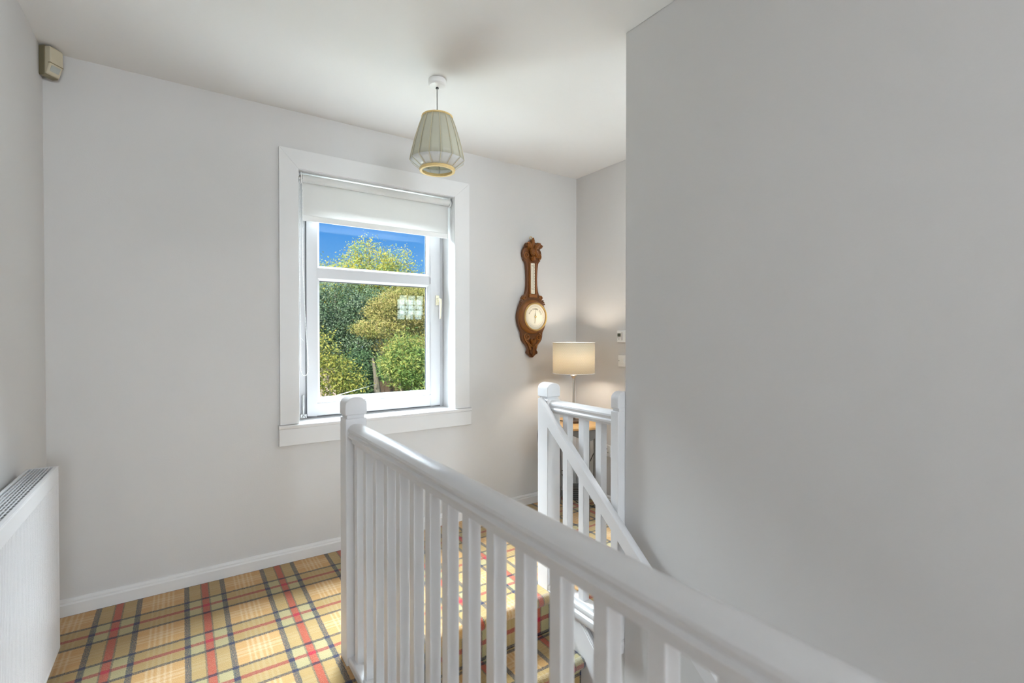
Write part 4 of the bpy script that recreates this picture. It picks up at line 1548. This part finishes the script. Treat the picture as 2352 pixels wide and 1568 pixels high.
ang = math.radians(50)
ca, sa = math.cos(ang), math.sin(ang)
rbox(-.028, .028, [(-.016, 2.2760), (-.016, 2.3960), (.012, 2.3960), (.012, 2.2760)]).build('backplate', mat('brown_aged_plastic', (.20, .17, .10), .5, noise=.1), al, bevel=.003)
rbox(-.026, .026, [(-.040, 2.3230), (-.040, 2.3860), (-.034, 2.3920), (-.014, 2.3920), (-.014, 2.2800), (-.022, 2.2800)]).build('cover', M_SENSOR, al, bevel=.003)
rbox(-.0265, .0265, [(-.0408, 2.3215), (-.0408, 2.3245), (-.03, 2.3245), (-.03, 2.3215)]).build('seam', mat('sensor_seam', (.22, .18, .10), .6, noise=.1), al)
rbox(-.018, .018, [(-.0395, 2.3150), (-.0270, 2.2920), (-.024, 2.2920), (-.036, 2.3150)]).build('lens', M_LENS, al, bevel=.001)

# ------------------------------------------------------------------ radiator
RX_, RBX = -0.372, -0.455
RY1, RY0 = 2.365, 0.75
RZT, RZB = .735, .055
rd = thing('panel_radiator', 'white ribbed panel radiator with top grille on the left wall', 'radiator', ((RX_ + RBX) / 2, RY1, RZB))
# fluted front panel
pts = [(RX_ - .012, RY0), (RX_ - .012, RY1)]
front = []
nrib = int((RY1 - RY0 - .03) / .0125)
yy = RY1 - .012
for k in range(nrib):
    front += [(RX_, yy), (RX_, yy - .0072), (RX_ - .0042, yy - .0084), (RX_ - .0042, yy - .0113)]
    yy -= .0125
front += [(RX_, RY0)]
poly = [(RX_ - .012, RY0), (RX_ - .012, RY1 - .002), (RX_, RY1 - .002)] + front
MB().prism(poly, RZB + .035, RZT - .055, 'Z').build('front_panel', M_RAD, rd)
MB().box(RX_ - .012, RX_ + .001, RY0, RY1 - .001, RZT - .057, RZT - .004).build('top_band', M_RAD, rd, bevel=.004)
MB().prism([(RX_ - .012, RZB + .036), (RX_ + .001, RZB + .036), (RX_ + .001, RZB + .020), (RX_ - .014, RZB), (RX_ - .02, RZB)], RY0, RY1 - .001, 'Y').build('bottom_band', M_RAD, rd, bevel=.003)
MB().box(RBX, RBX + .012, RY0, RY1 - .001, RZB, RZT - .01).build('back_panel', M_RAD, rd, bevel=.003)
for ye in (RY0, RY1 - .003):
    MB().prism([(RX_ + .0005, RZB + .03), (RX_ + .0005, RZT - .002), (RBX, RZT - .002), (RBX, RZB + .03), (RBX + .02, RZB + .002), (RX_ - .02, RZB + .002)], ye, ye + .003, 'Y').build('end_panel', M_RAD, rd, bevel=.0012)
# grille: rim, long bars, cross bars over dark fins
b = MB()
b.box(RX_ - .012, RX_ + .001, RY0, RY1, RZT - .005, RZT)
b.box(RBX, RBX + .008, RY0, RY1, RZT - .005, RZT)
b.box(RBX, RX_, RY1 - .006, RY1, RZT - .005, RZT)
b.build('grille_rim', M_RAD, rd, bevel=.001)
gx0, gx1 = RBX + .008, RX_ - .012
NB = 8
for k in range(1, NB - 1):
    xx = gx0 + (gx1 - gx0) * k / (NB - 1)
    MB().box(xx - .0011, xx + .0011, RY0, RY1 - .006, RZT - .0035, RZT - .0005).build('grille_bar', M_RAD, rd)
c0 = None
k = 0
yy = RY1 - .030
while yy > RY0:
    if c0 is None:
        c0 = MB().box(gx0, gx1, yy - .0020, yy + .0020, RZT - .010, RZT - .008).build('grille_crossbar', M_RAD, rd)
        cy0 = yy
    else:
        c = c0.copy()
        COL.objects.link(c)
        c.location = (0, yy - cy0, 0)
    yy -= .026
MB().box(RBX + .014, RX_ - .014, RY0 + .01, RY1 - .01, RZB + .04, RZT - .030).build('convector_fins', M_APRON, rd)

# ------------------------------------------------------------------ garden
random.seed(7)


def bank_z(x, y):
    t = max(0, min(1, (y - 4.0) / 5.0))
    return -2.6 + 2.0 * t + .12 * math.sin(x * 1.3) * t


vs, fs = [], []
NX, NY = 30, 30
for i in range(NX + 1):
    for j in range(NY + 1):
        x, y = -14 + 34 * i / NX, 3.1 + 27 * j / NY
        vs.append((x, y, bank_z(x, y)))
for i in range(NX):
    for j in range(NY):
        a = i * (NY + 1) + j
        fs.append((a, a + 1, a + NY + 2, a + NY + 1))
struct(MB().add(vs, fs).build('ground_garden', M_LAWN, None, smooth=True), 'sloping garden ground outside the window')


def foliage(blobs, n, size, seed, aspect=.5, spread=.16, flat=0.0, shell=.55):
    """leaf cards gathered in sprays inside soft blobs"""
    rnd = random.Random(seed)
    vs, fs = [], []
    tot = sum(bx[3] * bx[4] * bx[5] for bx in blobs)
    for (cx, cy, cz, rx, ry, rz) in blobs:
        cnt = int(n * rx * ry * rz / tot)
        nspray = max(8, cnt // 26)
        for s in range(nspray):
            while True:
                d = Vector((rnd.uniform(-1, 1), rnd.uniform(-1, 1), rnd.uniform(-1, 1)))
                if shell * rnd.random() < d.length <= 1:
                    break
            q = Vector((cx + d.x * rx, cy + d.y * ry, cz + d.z * rz))
            for k in range(cnt // nspray):
                p = q + Vector((rnd.gauss(0, spread), rnd.gauss(0, spread), rnd.gauss(0, spread * (1 - flat))))
                ln = size * rnd.uniform(.6, 1.3)
                nrm = Vector((rnd.gauss(0, .6), rnd.gauss(-.5, .6), rnd.gauss(.75, .5))).normalized()
                t = nrm.cross(Vector((rnd.gauss(0, 1), rnd.gauss(0, 1), rnd.gauss(0, 1)))).normalized()
                bt = nrm.cross(t)
                w = ln * aspect * .5
                i0 = len(vs)
                vs += [tuple(p), tuple(p + t * ln * .45 + bt * w + nrm * w * .3), tuple(p + t * ln), tuple(p + t * ln * .45 - bt * w + nrm * w * .3)]
                fs.append((i0, i0 + 1, i0 + 2, i0 + 3))
    me = bpy.data.meshes.new('foliage')
    me.from_pydata(vs, [], fs)
    return me


def tree(name, label, cat, base, blobs, n, size, seed, m, trunk_r=.12, group=None, **kw):
    t = thing(name, label, cat, base, group)
    me = foliage(blobs, n, size, seed, **kw)
    me.transform(Matrix.Translation(-Vector(base)))
    me.materials.append(m)
    o = bpy.data.objects.new('foliage', me)
    COL.objects.link(o)
    o.parent = t
    o['kind'] = 'stuff'
    rnd = random.Random(seed + 50)
    b0 = Vector(base)
    for i, bx in enumerate(blobs):
        c = Vector(bx[:3])
        mid = b0.lerp(c, .5) + Vector((rnd.uniform(-.15, .15), rnd.uniform(-.15, .15), .1))
        end = c + Vector((0, 0, bx[5] * .7))
        r = trunk_r * (1 if i == 0 else .55)
        MB().tube(bez3([tuple(b0 - Vector((0, 0, .15))), tuple(mid), tuple(c), tuple(end)], 12), [r * (1 - .085 * k) for k in range(13)][:13], 7).build('trunk' if i == 0 else 'branch', M_BARK, t, smooth=True)
    return t


ML_TALL = leaf_mat('leaf_autumn_yellow_green', [(.26, .36, .07), (.44, .46, .09), (.62, .50, .09), (.36, .48, .16), (.22, .36, .14), (.66, .58, .20)])
ML_DARK = leaf_mat('leaf_dark_evergreen', [(.025, .06, .025), (.06, .125, .055), (.15, .23, .13), (.045, .095, .04), (.30, .38, .27), (.05, .10, .045)], .15)
ML_OLIVE = leaf_mat('leaf_olive_maple', [(.16, .22, .06), (.36, .33, .10), (.24, .28, .08), (.50, .41, .17), (.33, .31, .10), (.20, .25, .07)])
ML_LIME = leaf_mat('leaf_lime', [(.12, .22, .05), (.24, .34, .09), (.08, .16, .045), (.42, .42, .11), (.18, .28, .10)])
ML_GOLD = leaf_mat('leaf_gold_shrub', [(.07, .11, .03), (.26, .27, .05), (.12, .17, .035), (.42, .37, .08), (.24, .27, .07), (.08, .12, .03)])
ML_IVY = leaf_mat('leaf_ivy', [(.018, .05, .02), (.045, .10, .04), (.09, .16, .07), (.03, .07, .03)], .15)
ML_HEDGE = leaf_mat('leaf_far_hedge', [(.04, .085, .03), (.08, .13, .045), (.14, .18, .06), (.03, .06, .03)], .2)

tree('tall_tree', 'tall yellowing tree reaching into the blue sky beyond the window', 'tree', (5.0, 15.0, -.6),
     [(4.85, 15, 3.1, .85, .8, 1.05), (5.75, 15, 3.05, .50, .6, 1.0), (4.1, 15, 2.75, 1.0, .8, .75), (6.6, 15, 2.4, .8, .7, .85), (5.2, 15, 2.0, 2.0, 1.0, 1.0), (2.6, 15, 2.1, 1.1, .9, .8), (8.3, 15, 2.0, 1.1, .9, .9)],
     75000, .062, 3, ML_TALL, .16, spread=.13)
tree('evergreen_tree', 'dark glossy evergreen tree at the left of the window view', 'tree', (3.2, 12.2, -.6),
     [(3.1, 12.2, 1.75, 1.1, .8, .85), (3.6, 12.0, 1.0, 1.0, .7, .8), (2.3, 12.2, 1.2, .9, .7, 1.2), (4.2, 12.6, 1.9, .8, .6, .6)],
     60000, .050, 4, ML_DARK, .14, spread=.11)
tree('olive_maple', 'olive and gold leaved tree in the middle of the window view', 'tree', (4.0, 10.7, -.6),
     [(4.1, 10.7, 1.75, .75, .5, .45), (4.55, 10.9, 2.05, .7, .5, .35), (3.55, 10.5, 1.35, .55, .45, .22), (4.0, 10.3, .95, .60, .45, .20), (3.45, 10.3, .55, .5, .4, .16), (5.0, 10.7, 1.2, .7, .5, .6)],
     42000, .042, 5, ML_OLIVE, .09, spread=.07, flat=.45)
tree('lime_shrub', 'bright lime green shrub at the lower right of the window view', 'shrub', (3.5, 8.6, -.7),
     [(3.45, 8.6, .75, .42, .4, .45), (3.25, 8.5, .60, .30, .35, .28), (3.75, 8.6, .35, .35, .4, .5), (4.3, 8.7, .5, .5, .4, .6)],
     17000, .075, 6, ML_LIME, .04, aspect=.26, spread=.08)
tree('golden_shrub', 'straggly golden shrub at the lower left of the window view', 'shrub', (2.05, 8.4, -.8),
     [(2.0, 8.4, .55, .38, .35, .38), (2.35, 8.4, .42, .26, .3, .30), (1.85, 8.4, .95, .22, .25, .35), (1.4, 8.4, .6, .4, .35, .5)],
     9500, .044, 8, ML_GOLD, .03, aspect=.5, spread=.08)
tree('ivy_bush', 'dark ivy bush beside the pale trunk low in the window view', 'shrub', (2.95, 9.9, -.7),
     [(2.95, 9.9, .45, .38, .3, .42), (3.2, 9.9, .30, .30, .25, .35), (3.0, 9.9, .05, .35, .3, .4)],
     16000, .040, 9, ML_IVY, .05, aspect=.7, spread=.07)
tree('far_hedge', 'dense green hedge closing the back of the garden', 'hedge', (5.0, 18.0, -.6),
     [(3.0, 18, .7, 2.2, .7, 1.4), (6.0, 18, .8, 2.4, .7, 1.5), (9.0, 18, .6, 2.2, .7, 1.5), (0.5, 18, .5, 2.0, .7, 1.4)],
     36000, .09, 10, ML_HEDGE, .08, spread=.15)
# bare pale trunk
tag(MB().tube(bez3([(3.02, 8.9, -.8), (3.03, 8.9, -.1), (3.00, 8.92, .38), (2.95, 8.96, .78)], 12), [.095, .09, .086, .08, .076, .07, .064, .058, .050, .042, .034, .026, .016], 9).build('bare_trunk', mat('pale_bark', (.11, .095, .075), .9, noise=.25, nscale=14, bump=.5, bscale=40, stretch=(1, 1, .2)), None, smooth=True), 'pale bare tree trunk between the ivy and the lime shrub', 'trunk')
# pink rendered garden wall and its coping
gw = thing('garden_wall', 'short pink rendered garden wall behind the golden shrub', 'wall', (1.8, 9.6, -.7))
MB().box(.9, 2.42, 9.5, 9.75, -.9, .52).build('wall_face', M_PINKW, gw, bevel=.01)
MB().box(.88, 2.45, 9.47, 9.78, .52, .57).build('coping', M_PINKW, gw, bevel=.01)
# dark timber fence low on the right
fn = thing('timber_fence', 'dark brown timber fence under the lime shrub', 'fence', (3.9, 9.3, -.7))
b0 = None
for k in range(14):
    o = MB().box(3.15 + .15 * k, 3.15 + .15 * k + .14, 9.28, 9.30, -.8, .30 + .02 * math.sin(k * 2.1)).build('fence_board', M_FENCE, fn, bevel=.002)
MB().box(3.1, 5.3, 9.30, 9.34, .05, .13).build('fence_rail', M_FENCE, fn)
# washing line
tag(MB().tube([(-0.008, 3.090, 0.655), (2.985, 8.86, 0.299)], .0035, 6).build('washing_line', M_WIRE, None, smooth=True), 'thin pale washing line crossing the garden below the window', 'line')
